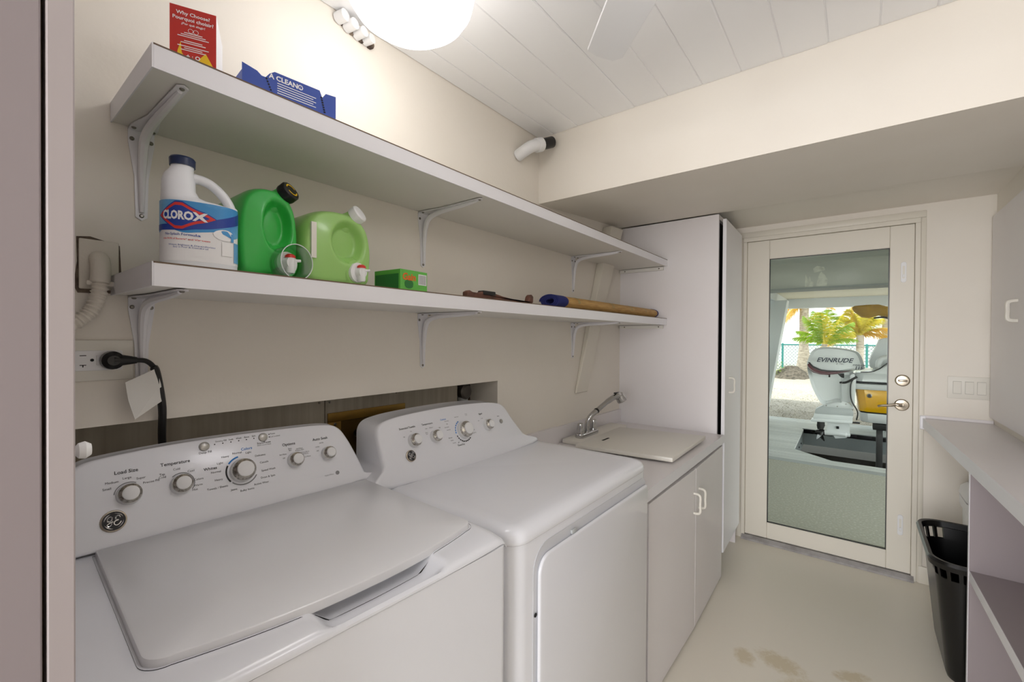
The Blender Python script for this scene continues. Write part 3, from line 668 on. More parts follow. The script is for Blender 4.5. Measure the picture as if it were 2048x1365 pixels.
# lidded white bin behind the basket
tb = thing('lidded_bin', 'white lidded plastic bin in the corner behind the black laundry basket', 'bin', (3.07, -.50, 0))
def brr(a, b, z): return [(p, q, z) for p, q in rrect(3.06-a, -.487-b, 3.06+a, -.487+b, .04)]
G().loft([brr(.10, .045, 0.001), brr(.105, .05, .02), brr(.12, .055, .52)]).build('body', MT['plast'], tb)
G().loft([brr(.128, .061, .52), brr(.132, .065, .535), brr(.132, .065, .575)]).build('rim', MT['plast'], tb)
G().loft([brr(.126, .060, .578), brr(.133, .067, .585), brr(.128, .062, .62), brr(.10, .04, .648)]).build('lid', MT['plast'], tb)

# ================================================================== OUTLETS, CORD, PIPES
ol_ = thing('wall_outlet', 'white ground-fault outlet in an oversized cover plate on the left wall', 'outlet', (.16, WY, 1.26))
B((.02, WY-.006, 1.262), (.236, WY, 1.344)).build('cover_plate', MT['creamplast'], ol_, bevel=.002)
dv = G().prism(rrect(.146, 1.283, .218, 1.323, .004), 'y', WY-.0085, WY-.006).build('device', MT['plast'], ol_, bevel=.0006, seg=1)
g = G(); g.box((.1535, WY-.0090, 1.3125), (.163, WY-.0084, 1.3140)); g.box((.1535, WY-.0090, 1.2935), (.163, WY-.0084, 1.2950)); g.box((.1575, WY-.0090, 1.2900), (.159, WY-.0084, 1.2940)); g.lathe([(.0030, 0), (.0030, .0006)], (.1715, WY-.0084, 1.3040), (0, -1, 0), 10)
g.build('slots', MT['dark'], dv, smooth=False)
for x in (.1815, .1915): B((x-.004, WY-.0105, 1.294), (x+.004, WY-.0084, 1.313)).build('button', MT['plast'], dv, bevel=.0008, seg=1)
cdp = thing('power_cord', 'black washing machine power cord plugged in the wall outlet', 'cord', (.21, WY-.02, 1.1))
G().lathe([(.017, 0), (.019, .006), (.018, .02), (.010, .026)], (.200, WY-.009, 1.303), (0, -1, 0), 20).build('plug', MT['black'], cdp)
G().tube([(.200, WY-.024, 1.303), (.216, WY-.024, 1.303), (.229, WY-.024, 1.3025), (.238, WY-.024, 1.302)], [.013, .011, .0085, .0065], 12).build('plug_neck', MT['black'], cdp)
G().tube(spline([(.236, WY-.024, 1.302), (.252, WY-.025, 1.300), (.264, WY-.027, 1.288), (.270, WY-.03, 1.268), (.279, WY-.03, 1.20), (.287, WY+.005, 1.13), (.295, WY+.03, 1.06), (.30, WY+.04, .95)], 7), [.005]*15+[.0075]*35, 8).build('cable', MT['rubber'], cdp)
tg = G(); tg.add([(.268, WY-.034, 1.284), (.218, WY-.040, 1.258), (.229, WY-.048, 1.182), (.278, WY-.038, 1.215)], [(0, 1, 2, 3)]); tg.add([(.268, WY-.0348, 1.284), (.218, WY-.0408, 1.258), (.229, WY-.0488, 1.182), (.278, WY-.0388, 1.215)], [(3, 2, 1, 0)])
tg = G().loft([[(.268, WY-.034, 1.284), (.216, WY-.040, 1.258), (.220, WY-.046, 1.22), (.229, WY-.052, 1.182), (.279, WY-.038, 1.215), (.275, WY-.038, 1.25)], [(.268, WY-.0346, 1.284), (.216, WY-.0406, 1.258), (.220, WY-.0466, 1.22), (.229, WY-.0526, 1.182), (.279, WY-.0386, 1.215), (.275, WY-.0386, 1.25)]])
tg.build('paper_tag', MT['paper'], cdp, smooth=False)
do = thing('dryer_outlet', 'painted-over dryer outlet plate with corrugated cord in a ragged wall cutout', 'outlet', (.18, WY, 1.37))
G().prism([(.146, 1.452), (.152, 1.438), (.20, 1.440), (.219, 1.446), (.2165, 1.50), (.215, 1.54), (.17, 1.552), (.150, 1.549), (.151, 1.50)], 'y', WY-.0015, WY).build('ragged_cutout', MT['rot'], do, smooth=False)
B((.153, WY-.006, 1.446), (.213, WY-.001, 1.546)).build('plate', MT['painted'], do, bevel=.003)
G().tube(spline([(.182, WY-.006, 1.508), (.182, WY-.022, 1.500), (.182, WY-.026, 1.475), (.180, WY-.028, 1.458)], 5), .0155, 14).build('plug', MT['painted'], do)
cl_ = G(); cl_.box((.160, WY-.030, 1.452), (.204, WY-.020, 1.462)); cl_.build('clamp', MT['painted'], do, bevel=.003)
path = spline([(.180, WY-.028, 1.46), (.178, WY-.03, 1.435), (.168, WY-.032, 1.405), (.150, WY-.034, 1.383), (.12, WY-.035, 1.365), (.06, WY-.035, 1.35)], 14)
G().tube(path, [.0125+.0016*math.sin(i*1.7) for i in range(len(path))], 12).build('flex_conduit', MT['painted'], do)

pf = thing('pipe_stub', 'white plastic elbow pipe with a black end by the ceiling beam corner', 'pipe', (1.62, 1.16, 2.2))
G().tube(spline([(1.575, 1.208, 2.175), (1.575, 1.165, 2.190), (1.595, 1.145, 2.208), (1.64, 1.135, 2.228)], 6), .026, 16).build('elbow', MT['plast'], pf)
G().tube([(1.622, 1.140, 2.220), (1.650, 1.133, 2.232)], .031, 18).build('socket', MT['plast'], pf)
G().tube([(1.648, 1.134, 2.231), (1.715, 1.118, 2.262)], .0255, 16).build('black_end', MT['black'], pf)
cj = thing('ceiling_pipes', 'short white painted pipe stubs where left wall meets the ceiling beside the lamp', 'pipe', (.73, 1.18, 2.25))
for i, (x, z, l) in enumerate(((.700, 2.290, .03), (.728, 2.279, .035), (.760, 2.273, .035), (.79, 2.270, .03))):
    G().tube([(x, 1.208, z), (x+.008, 1.208-l, z+.002)], .017-.001*i, 12).build('stub', MT['plast'], cj)
    G().tube([(x+.016, 1.2095, z+.0), (x+.016, 1.2015, z)], .015, 10).build('gap_ring', MT['rot'], cj)

# ================================================================== CEILING LAMP AND FAN
lamp = thing('ceiling_light', 'large round white glowing glass ceiling lamp near the left wall', 'lamp', (.74, .83, 2.14))
MT['glow'] = mat('lit_opal_glass', '#fffcfa', .3, emit=LAMP_STRENGTH)
LX, LY, LZ, LR = .710, .885, 2.204, .158
G().lathe([(.02, -.080), (.065, -.076), (.105, -.062), (.135, -.040), (.152, -.014), (LR, .012), (.156, .020)], (LX, LY, LZ), (0, 0, 1), 48).build('shade', MT['glow'], lamp)
G().lathe([(.157, .0205), (.160, .024), (.158, .034), (.140, .056), (.09, .066)], (LX, LY, LZ), (0, 0, 1), 48).build('canopy', mat('opal_glass_top', '#fffcfa', .3, emit=LAMP_STRENGTH*.4), lamp)
G().lathe([(.085, .062), (.085, .106)], (LX, LY, LZ), (0, 0, 1), 32).build('base', MT['plast'], lamp)
fan = thing('ceiling_fan', 'white ceiling fan with one flat blade reaching into view at the top', 'fan', (.62, .02, 2.1))
hx, hy, hz = .627, .069, 2.162
MT['fill_glow'] = mat('fan_fill_glow', '#fefbff', .3, emit=FAN_FILL)
G().lathe([(.02, -.215), (.07, -.20), (.105, -.168), (.116, -.135), (.105, -.102), (.07, -.074), (.03, -.066)], (hx, hy, hz), (0, 0, 1), 32).build('fill_globe', MT['fill_glow'], fan)  # glowing globe added to the fan above view, to brighten the room
G().lathe([(.028, -.067), (.032, -.05), (.06, -.045), (.09, -.02), (.09, .03), (.05, .05), (.014, .055), (.014, .149)], (hx, hy, hz), (0, 0, 1), 28).build('motor', MT['plast'], fan)
def blade(ang, dead):
    d = Vector((math.cos(ang), math.sin(ang), 0)); s = Vector((-d.y, d.x, 0)); o = Vector((hx, hy, hz-.01))
    out = [(.13, -.045), (.50, -.055), (.700, -.052), (.722, -.03), (.715, .02), (.700, .050), (.50, .056), (.13, .04)]
    rings = [[o+d*a+s*b+Vector((0, 0, .12*b+dz)) for a, b in out] for dz in (-.004, .004)]
    G().loft(rings).build('blade', MT['plast'], fan, bevel=.001, seg=1)
    G().box((0, 0, 0), (1, 1, 1)).xf(lambda p: o+d*(.07+p.x*.10)+s*(p.y*.04-.02)+Vector((0, 0, p.z*.008-.014))).build('blade_arm', MT['plast'], fan)
b0 = R(44.5)
for k in range(4): blade(b0+k*math.pi/2, k)

# ================================================================== THINGS ON THE SHELVES
ZS = 1.4765
# bleach bottle (rounded box body, domed shoulder, looped handle)
bl = thing('bleach_bottle', 'white bleach bottle with navy cap and blue Clorox label on the lower shelf', 'bottle', (.286, .968, ZS), R(-14))
def oval(a, b, z, ox=0, n=40, p=2.6):
    out = []
    for k in range(n):
        t = 2*math.pi*k/n; c, s_ = math.cos(t), math.sin(t)
        out.append((ox+a*math.copysign(abs(c)**(2/p), c), b*math.copysign(abs(s_)**(2/p), s_), z))
    return out
G().loft([oval(.056, .039, 0), oval(.059, .042, .006), oval(.059, .042, .112), oval(.0575, .041, .117), oval(.050, .039, .1205, -.008), oval(.038, .035, .1235, -.0205), oval(.029, .031, .130, -.0290), oval(.0255, .029, .142, -.0320), oval(.025, .027, .158, -.032), oval(.0225, .0235, .170, -.031, p=2.2), oval(.0185, .0195, .180, -.028, p=2), oval(.0175, .0175, .186, -.0265, p=2), oval(.0175, .0175, .190, -.0265, p=2)]).build('bottle', MT['jugw'], bl, local=True)
G().tube(spline([(-.024, 0, .164), (-.004, 0, .169), (.016, 0, .163), (.035, 0, .146), (.0475, 0, .124), (.048, 0, .104)], 7), [.010]*7+[.0088]*22+[.0115]*7, 12).build('handle', MT['jugw'], bl, local=True)
cp = G().lathe([(.0195, 0), (.020, .013), (.018, .016)], (-.0265, 0, .187), (0, 0, 1), 36).build('cap', MT['navy'], bl, local=True)
def onb(x, z, lift=.0006):      # wrap (x along the front, z) on the oval body
    n = 200; best = None
    A, Bb, p = .069+lift, .049+lift, 2.6
    t = -math.pi/2+x/.060
    c, s_ = math.cos(t), math.sin(t)
    return Vector((.857*A*math.copysign(abs(c)**(2/p), c), .857*Bb*math.copysign(abs(s_)**(2/p), s_), z*.857))
def patch(g, x0, x1, z0f, z1f, lift, n=24):
    ps = []
    for k in range(n+1):
        x = x0+(x1-x0)*k/n
        za = z0f(x) if callable(z0f) else z0f; zb = z1f(x) if callable(z1f) else z1f
        ps.append((onb(x, za, lift), onb(x, zb, lift)))
    for i in range(n): g.add([ps[i][0], ps[i+1][0], ps[i+1][1], ps[i][1]], [(0, 1, 2, 3)])
g = G(); patch(g, -.088, .088, .012, .082, .0004, 40); g.build('label_white', MT['white'], bl, local=True)
g = G(); patch(g, -.088, .088, lambda x: .074+.004*math.sin(x*90), .136, .0008, 40); g.build('label_blue', MT['lblue'], bl, local=True)
g = G(); patch(g, -.088, .088, lambda x: .074+max(0, .32*(x+.02)), lambda x: .086+max(0, .40*(x+.03)), .0012, 40); g.build('label_swoosh', MT['dblue'], bl, local=True)
def hexpatch(g, cx, cz, hw, hh, flat, lift):
    def top(x): 
        d = abs(x-cx); return cz+hh*(1-max(0, d-flat)/(hw-flat))
    def bot(x):
        d = abs(x-cx); return cz-hh*(1-max(0, d-flat)/(hw-flat))
    patch(g, cx-hw, cx+hw, bot, top, lift, 28)
LCX, LCZ = -.028, .104
g = G(); hexpatch(g, LCX, LCZ, .047, .030, .006, .0015); g.build('logo_border', MT['dblue'], bl, local=True)
g = G(); hexpatch(g, LCX, LCZ, .044, .027, .006, .0018); g.build('logo_red', MT['logored'], bl, local=True)
g = G(); hexpatch(g, LCX, LCZ, .036, .021, .006, .0021); g.build('logo_field', MT['dblue'], bl, local=True)
g = G(); txt(g, 'CLOROX', .0235, (LCX, 0, LCZ), bold=.045, wid=.66, fn=lambda a, b: onb(a, b, .0026)); g.build('logo_lettering', MT['white'], bl, local=True, smooth=False)
g = G(); txt(g, 'No-Splash Formula', .0072, (-.028, 0, .066), bold=.01, fn=lambda a, b: onb(a, b, .0014)); txt(g, 'Whitens, Brightens & Deodorizes\nEasy to Pour & Control', .0046, (-.016, 0, .042), fn=lambda a, b: onb(a, b, .0014)); g.build('label_lettering', MT['dblue'], bl, local=True, smooth=False)
g = G(); txt(g, 'Kills 99.9% of Bacteria* and Viruses', .0048, (-.026, 0, .0565), bold=.01, fn=lambda a, b: onb(a, b, .0014)); g.build('red_lettering', MT['logored'], bl, local=True, smooth=False)
g = G()      # pictured white bottle pouring, on the label
for k in range(1): g.add([onb(.033+.016*math.cos(2*math.pi*i/20)*1.3, .074+.012*math.sin(2*math.pi*i/20), .0017) for i in range(20)], [tuple(range(20))])
patch(g, .026, .050, .030, .060, .0017, 6); g.build('label_picture', MT['white'], bl, local=True)
g = G(); patch(g, .046, .054, .062, .080, .0020, 4); patch(g, .056, .080, .018, .062, .0012, 8); g.build('label_print', MT['lblue'], bl, local=True)

def pillow(outline, cen, yf, yb, rf, dent, nr=22, bulge=.012):
    """closed jug body: outline in x,z; front surface at yf with a dented finger hold; straight sides; rounded back"""
    n = len(outline); g = G(); rings = []
    def sc(t): return [(cen[0]+(p[0]-cen[0])*t, cen[1]+(p[1]-cen[1])*t) for p in outline]
    for k in range(6):      # back rounding
        a = k/5*math.pi/2; t = 1-.16*(1-math.sin(a)); rings.append([(x, yb-rf*(1-math.cos(a)) if False else yb-rf*math.sin(a)*0-rf*(1-math.cos(a)), z) for x, z in sc(t)])
    for k in range(7):      # front rounding
        a = k/6*math.pi/2; t = 1-.16*(1-math.cos(a)); rings.append([(x, yf+rf*(1-math.sin(a)), z) for x, z in sc(t)])
    for k in range(1, nr+1):
        t = .84*(1-k/nr); rr_ = []
        for x, z in sc(max(t, .004)):
            y = yf-bulge*(1-(t/.84)**2)
            dx_, dz_, rx, rz, dep = dent
            d = math.hypot((x-dx_)/rx, (z-dz_)/rz)
            y += dep*(1-smooth(.62, 1.05, d))
            rr_.append((x, y, z))
        rings.append(rr_)
    return g.loft(rings)
def jug(x, mtl, name_label, capmat, cup, lab, sx, sz):
    t = thing('detergent_jug', name_label, 'jug', (x, 1.056, ZS))
    out = bezier_closed([(-.066, 0.002), (0, .0), (.062, .003), (.070, .035), (.073, .085), (.066, .135), (.052, .162), (.030, .178), (-.010, .181), (-.045, .172), (-.068, .148), (-.079, .105), (-.080, .05)], 6)
    out = [(a*sx, b*sz) for a, b in out]
    b = pillow(out, (-.004*sx, .105*sz), -.092, .146, .05, (.012*sx, .105*sz, .040*sx, .054*sz, .030)); b.build('body', mtl, t, local=True, ang=70)
    # neck running up to the pour cap
    nk = Vector((.022*sx, -.055, .158*sz)); ax = Vector((.40, -.76, .52)).normalized()
    G().lathe([(.040, -.045), (.027, .0), (.020, .022), (.0185, .036)], nk, ax, 24).build('neck', mtl, t, local=True)
    cp = G().lathe([(.0205, 0), (.0215, .004), (.0215, .018), (.019, .021)], nk+ax*.032, ax, 28).build('pour_cap', capmat, t, local=True)
    if cup:
        u = ax.cross(Vector((0, 0, 1))).normalized(); v = ax.cross(u); g = G(); oo = nk+ax*.0535
        for a0, a1 in ((20, 160), (200, 340)):
            P = lambda a, r: oo+u*math.cos(R(a))*r+v*math.sin(R(a))*r
            for k in range(14):
                a = a0+(a1-a0)*k/14; b2 = a0+(a1-a0)*(k+1)/14
                g.add([P(a, .0115), P(a, .0145), P(b2, .0145), P(b2, .0115)], [(0, 1, 2, 3)])
        g.build('cap_ring_print', MT['yellow'], cp, local=True, smooth=False)
    # spigot at the bottom front
    so = Vector((.030*sx, -.080, .034)); sa = Vector((.18, -.98, 0)).normalized()
    G().lathe([(.050, -.06), (.043, -.02), (.037, .0), (.030, .012)], so, sa, 28).build('spigot_collar', mtl, t, local=True)
    sp = G().lathe([(.024, 0), (.024, .010), (.014, .012), (.012, .026)], so+sa*.010, sa, 24).build('spigot', MT['plast'], t, local=True)
    tip = so+sa*.030
    G().lathe([(.0095, .010), (.0095, -.018), (.008, -.022)], tip, (0, 0, 1), 16).build('tap_nozzle', MT['plast'], sp, local=True)
    G().lathe([(.0105, .010), (.010, .015), (.006, .018)], tip, (0, 0, 1), 16).build('tap_button', MT['logored'], sp, local=True)
    G().tube([tip+Vector((-.004, 0, .004)), tip+Vector((.020, -.004, .006))], [.004, .003], 8).build('tap_wing', MT['plast'], sp, local=True)
    if cup:
        co = so+sa*.006
        g = G().lathe([(.0335, 0), (.0355, .030), (.037, .046), (.0355, .046), (.034, .028), (.032, 0)], co, sa, 36, caps=False); g.build('measuring_cup', MT['clear'], t, local=True); G().lathe([(.0365, .0455), (.0376, .0455), (.0376, .0472), (.0365, .0472), (.0365, .0455)], co, sa, 36, caps=False).build('cup_rim', MT['jugw'], t, local=True)
    # label on the left flank
        B((-.0822*sx, -.035, .03), (-.0802*sx, .09, .125)).build('side_label', lab, t, local=True, bevel=.0006, seg=1)
    if not cup:
        fl_ = B((-.066*sx, -.0985, .055), (-.056*sx, -.0930, .135)).build('label_strip', MT['creamplast'], t, local=True, smooth=False)
    return t
j1 = jug(.413, MT['greenA'], 'bright green detergent jug with black pour cap and clear cup over its spigot', MT['black'], True, MT['glab'], .80, 1.05)
j2 = jug(.572, MT['greenB'], 'pale green detergent jug with white pour cap and red-buttoned spigot', MT['plast'], False, mat('olive_label', '#5f8f3a', .5), 1.18, .98)
sh_ = G().prism([(.585, .912), (.745, .918), (.740, .93), (.62, .955), (.60, .94)], 'z', ZS, ZS+.0008).build('paper_sheet', MT['paper'], smooth=False)
tag(sh_, 'scrap of white paper under the pale green jug at the shelf edge', 'paper')
# green carton
gb_ = thing('green_carton', 'small green Gain carton lying on the lower shelf right of the jugs', 'carton', (.79, 1.0, ZS), R(4))
B((-.050, -.032, 0), (.050, .075, .062)).build('box', MT['gbox'], gb_, bevel=.001, seg=1, local=True)
g = G(); txt(g, 'Gain', .026, (-.020, -.0330, .042), bold=.03, shear=.1); g.build('lettering', MT['orange'], gb_, local=True, smooth=False)
g = G(); g.add([(-.020+.016*math.cos(a)*(1 if True else 0), -.0328, .025+.010*math.sin(a)-(.004 if math.sin(a) < 0 else 0)) for a in [2*math.pi*k/16 for k in range(16)]], [tuple(range(16))]); g.build('leaf_print', MT['glab'], gb_, local=True, smooth=False)
g = G(); g.box((.015, -.0328, .024), (.046, -.0322, .054)); g.build('barcode_field', MT['white'], gb_, local=True, smooth=False)
g = G()
for k in range(9): g.box((.017+k*.0031, -.0331, .026), (.017+k*.0031+.0014, -.0327, .052))
g.build('barcode', MT['greyprint'], gb_, local=True, smooth=False)
B((-.0508, -.025, .008), (-.0500, .07, .05)).build('side_print', MT['glab'], gb_, local=True, smooth=False)
# brown bracket tool
bt = thing('rusty_tool', 'long dark brown rusty metal tool lying on the lower shelf', 'tool', (1.13, .93, ZS))
g = G().prism([(1.03, ZS), (1.03, ZS+.016), (1.042, ZS+.021), (1.055, ZS+.017), (1.085, ZS+.016), (1.105, ZS+.024), (1.15, ZS+.022), (1.20, ZS+.014), (1.29, ZS+.006), (1.345, ZS+.006), (1.352, ZS+.026), (1.362, ZS+.034), (1.374, ZS+.026), (1.372, ZS+.004), (1.36, ZS)], 'y', .920, .942); g.xf(lambda p: (p.x-.075, p.y, p.z)); g.build('bar', MT['rust'], bt, bevel=.003)
B((1.025, .918, ZS+.012), (1.085, .944, ZS+.0255)).build('grip', MT['rubber'], bt, bevel=.003)
# rolled bamboo mat
mt_ = thing('rolled_mat', 'rolled bamboo mat with navy cloth edging lying on the lower shelf right end', 'mat', (2.0, 1.0, ZS))
def roll(x0, x1, r0, turns, thick, mtl, nm, squash=.62):
    pts = []; n = int(turns*22)
    for k in range(n+1):
        a = k/22*2*math.pi; r = r0-thick*1.25*k/22; pts.append((a, r))
    def P(a, r, x): return (x, 1.0+r*math.cos(a)*1.25, ZS+.030+r*math.sin(a)*squash*1.15)
    o_ = [P(a, r, 0) for a, r in pts]; i_ = [P(a, r-thick, 0) for a, r in reversed(pts)]
    sec = o_+i_
    g = G().loft([[(x0, p[1], p[2]) for p in sec], [(x1, p[1], p[2]) for p in sec]]); return g.build(nm, mtl, mt_)
roll(1.60, 2.655, .040, 3.2, .0045, MT['bamboo'], 'bamboo_sheet')
roll(1.525, 1.60, .0425, 3.3, .006, MT['bluefab'], 'cloth_edge'); roll(2.655, 2.667, .0425, 3.3, .006, MT['bluefab'], 'cloth_edge')
MT['strand'] = mat('green_strand', '#8d9460', .6)
for x in (1.68, 1.69, 2.02, 2.035, 2.25, 2.265, 2.46):
    g = G(); g.loft([[(xx, 1.0+.0405*1.25*math.cos(a), ZS+.030+.0407*.713*math.sin(a)) for a in [R(100+k*8) for k in range(12)]] for xx in (x, x+.005)], (False, False), False); g.build('binding_strand', MT['strand'], mt_)
# red box on the upper shelf
ZU = 1.8325
rb = thing('red_carton', 'red and white carton with yellow flames standing on the upper shelf', 'carton', (.296, 1.02, ZU), R(-24))
B((-.036, -.04, 0), (.036, .06, .134)).build('box', MT['white'], rb, bevel=.001, seg=1, local=True)
B((-.0357, -.0408, .0005), (.0357, -.0400, .1335)).build('red_face', MT['red'], rb, local=True, smooth=False)
g = G()
txt(g, 'Why Choose?', .0090, (0, -.0413, .121), bold=.02); txt(g, 'Pourquoi choisir?', .0090, (0, -.0413, .111), bold=.02); txt(g, '¿Por qué elegir?', .0058, (0, -.0413, .102), bold=.015)
for k, zc in enumerate((.086, .0825, .079, .071, .0675, .061, .0575, .054, .034, .0305, .027)): g.box((-.014-.005*(k % 3), -.0413, zc-.0007), (.014+.005*(k % 3), -.0410, zc+.0007))
for dx in (-.004, .004):
    g.loft([[(dx+.0042*math.cos(a), -.0413,   .091+.0042*math.sin(a)) for a in [2*math.pi*k/16 for k in range(16)]], [(dx+.0035*math.cos(a), -.0413,   .091+.0035*math.sin(a)) for a in [2*math.pi*k/16 for k in range(16)]]], (False, False))
txt(g, '+ : O', .010, (0, -.0413, .043), bold=.03)
g.build('lettering', MT['white'], rb, local=True, smooth=False)
g = G(); g.add([(a*.8, -.0411, b*1.25+.006) for a, b in [(-.032, .001), (-.030, .035), (-.024, .050), (-.022, .034), (-.012, .022), (.004, .018), (.012, .030), (.024, .040), (.034, .028), (.0445, .014), (.0445, .001)]], [tuple(range(11))]); g.build('flame_print', MT['yellow'], rb, local=True, smooth=False)
# white round item behind the red carton edge
# blue carton
bb = thing('blue_carton', 'flat torn-open blue cardboard carton lying on the upper shelf', 'carton', (.452, .985, ZU), R(-5))
g = G(); g.box((-.094, -.03, 0), (.094, .10, .055)); g.build('box', MT['bluecard'], bb, bevel=.001, seg=1, local=True)
g = G().prism([(-.095, .012), (-.095, .066), (-.068, .060), (-.055, .050), (-.045, .064), (-.035, .072), (.058, .072), (.064, .058), (.072, .070), (.095, .072), (.095, .0)], 'y', -.0315, -.0302); g.build('front_flap', MT['bluecard'], bb, local=True, smooth=False)
g = G(); txt(g, 'A CLEAN®', .014, (-.012, -.0320, .060), bold=.03)
for k in range(5): g.box((-.03, -.0320, .050-k*.005), (.05-.006*(k % 2), -.0317, .0515-k*.005))
g.build('lettering', MT['white'], bb, local=True, smooth=False)
g = G()
for k in range(7):
    g.box((.060+.0012*k, -.0322, .056-.005*k), (.064+.0012*k, -.0316, .059-.005*k)); g.box((-.052+.002*k, -.0322, .050-.005*k), (-.049+.002*k, -.0316, .053-.005*k))
g.build('perforation', MT['dark'], bb, local=True, smooth=False)

# ================================================================== OUTSIDE
GZ = -.08
pt = B((DX+.12, -3.2, GZ-.2), (6.03, 4.0, GZ)).build('patio', MT['conc'], smooth=False); struct(pt)
# deck of separate boards around the boat pit
dk_ = thing('deck', 'pale grey timber boat deck with cut-out pit beyond the glass door', 'deck', (7.6, 1.5, GZ-.05))
B((6.03, -3.2, GZ-.04), (6.16, 4.0, GZ+.004)).build('rim_board', MT['deckrim'], dk_, smooth=False)
def pit_left(x):
    if x < 6.40 or x > 8.36: return None
    if x < 6.79: return .21+(x-6.40)/.39*.41
    return .62+(x-6.79)*.013
x = 6.165
while x < 9.35:
    x1 = x+.129
    if x1 > 6.40 and x < 8.36:
        pts = sorted({max(x, 6.40), min(x1, 8.36)} | ({6.79} if max(x, 6.4) < 6.79 < min(x1, 8.36) else set()))
        poly = []
        if x < 6.40: poly += [(x, -3.2), (6.40, -3.2)]
        poly += [(q, pit_left(q)) for q in pts]
        if x1 > 8.36: poly += [(8.36, -3.2), (x1, -3.2)]
        poly += [(x1, 4.0), (x, 4.0)]
        G().prism(poly, 'z', GZ-.03, GZ).build('board', MT['deck'], dk_, smooth=False)
    else:
        G().prism([(x, -3.2), (x1, -3.2), (x1, 4.0), (x, 4.0)], 'z', GZ-.03, GZ).build('board', MT['deck'], dk_, smooth=False)
    x += .141
g = G(); g.box((6.38, -3.2, GZ-.24), (6.40, .21, GZ-.031)); g.box((8.36, -3.2, GZ-.24), (8.40, .66, GZ-.031)); g.prism([(6.38, .21), (6.40, .21), (6.79, .62), (6.79, .65)], 'z', GZ-.24, GZ-.031); g.prism([(6.79, .62), (8.36, .64), (8.36, .67), (6.79, .65)], 'z', GZ-.24, GZ-.031); g.box((8.36, -3.2, GZ-.06), (8.42, .655, GZ+.005))
g.build('pit_fascia', MT['pit'], dk_, smooth=False)
for i in range(3): G().lathe([(.012, 0), (.012, .01)], (7.2+.3*i, .628, GZ-.12), (0, -1, 0), 8).build('bolt', MT['dark'], dk_)
struct(B((6.0, -4.2, -1.0), (9.2, 4.0, -.62)).build('pit_water', MT['water'], smooth=False))
lp = thing('lift_post', 'black boat lift post standing in the pit beneath the hull', 'post', (8.0, -.27, -.95)); B((7.95, -.31, -.96), (8.05, -.24, .17)).build('post', MT['rubber'], lp, bevel=.004); B((7.9, -.8, .10), (8.1, -.2, .172)).build('bunk', MT['rubber'], lp, bevel=.004)
lp = thing('lift_beam', 'pale grey lift beam spanning the back of the pit behind the motor', 'beam', (8.5, -1.0, GZ)); B((8.45, -3.1, GZ+.001), (8.6, -.34, GZ+.08)).build('beam', MT['deck'], lp, bevel=.004)
struct(B((XB-.6, -3.2, 2.51), (10.75, 4.2, 2.9)).build('storey_sun_block', MT['white2'], smooth=False))  # unseen slab of the floor above, added to keep sun off the patio
# gravel yard, gently rising
g = G(); nxx, nyy = 46, 40; vs = []; fs = []
for j in range(nyy+1):
    for i in range(nxx+1):
        X = 9.30+13.5*i/nxx; Y = -5+12*j/nyy; vs.append((X, Y, -.11+.036*(X-9.3)+random.uniform(-.012, .012)))
for j in range(nyy):
    for i in range(nxx): a = j*(nxx+1)+i; fs.append((a, a+1, a+nxx+2, a+nxx+1))
gv = G().add(vs, fs).build('gravel_yard', MT['gravel']); struct(gv)
g = G()
for k in range(5000):
    X = random.uniform(9.35, 13.5); Y = random.uniform(-.8, 2.6); z = -.11+.036*(X-9.3); r = random.uniform(.007, .017)
    o = Vector((X, Y, z+.004)); a = random.random()*6
    g.add([o+Vector((r*math.cos(a), r*math.sin(a), 0)), o+Vector((r*math.cos(a+2), r*math.sin(a+2), 0)), o+Vector((r*math.cos(a+4), r*math.sin(a+4), 0)), o+Vector((0, 0, r*.8))], [(0, 1, 3), (1, 2, 3), (2, 0, 3)])
tag(g.build('gravel_stones', mat('pebble', '#c6c0b4', .9, var=(3, '#8f897d', .3, .7)), smooth=False), 'loose pale gravel stones beyond the deck', 'gravel', kind='stuff')
# carport overhead
struct(B((DX+.12, -3.2, 2.30), (6.50, 4.0, 2.5)).build('carport_ceiling', MT['beam'], smooth=False))
bm_ = struct(B((6.50, -3.2, 1.995), (6.78, 4.0, 2.5)).build('carport_beam', MT['beam'], smooth=False))
B((6.48, -3.2, 1.972), (6.80, 4.0, 1.995)).build('beam_strip', MT['deckrim'], bm_, smooth=False)
for pts in ([(.50, 2.0), (.42, 2.0), (.41, 2.05), (.44, 2.07), (.45, 2.13), (.47, 2.09), (.495, 2.16), (.50, 2.06)], [(.39, 2.0), (.28, 2.0), (.275, 2.08), (.30, 2.13), (.335, 2.18), (.36, 2.14), (.375, 2.07)], [(.41, 2.17), (.30, 2.19), (.31, 2.23), (.38, 2.25), (.42, 2.22)]):
    G().prism(pts, 'x', 6.497, 6.5).build('paint_patch', mat('bare_plaster', '#f1f1e9', .8, var=(20, '#d8d8d0', .4, .7)), bm_, smooth=False)
struct(B((6.78, -3.2, 2.175), (10.75, 4.0, 2.5)).build('carport_ceiling.001', MT['cream2'], smooth=False))
struct(B((10.6, -3.2, 1.985), (10.75, 4.0, 2.175)).build('carport_header', MT['white2'], smooth=False))
struct(B((6.80, 1.12, 2.03), (10.6, 1.34, 2.175)).build('carport_crossbeam', MT['white2'], smooth=False))
cp_ = thing('leaning_column', 'white leaning concrete column of the carport left of the outboard motor', 'column', (9.1, 1.4, GZ))
G().prism([(.94, 2.03), (1.5, 2.03), (1.8, GZ), (1.26, GZ)], 'x', 8.9, 9.2).build('shaft', MT['white2'], cp_, smooth=False)
struct(B((3.45, 4.0, GZ), (9.0, 4.2, 2.5)).build('carport_side', MT['white2'], smooth=False))
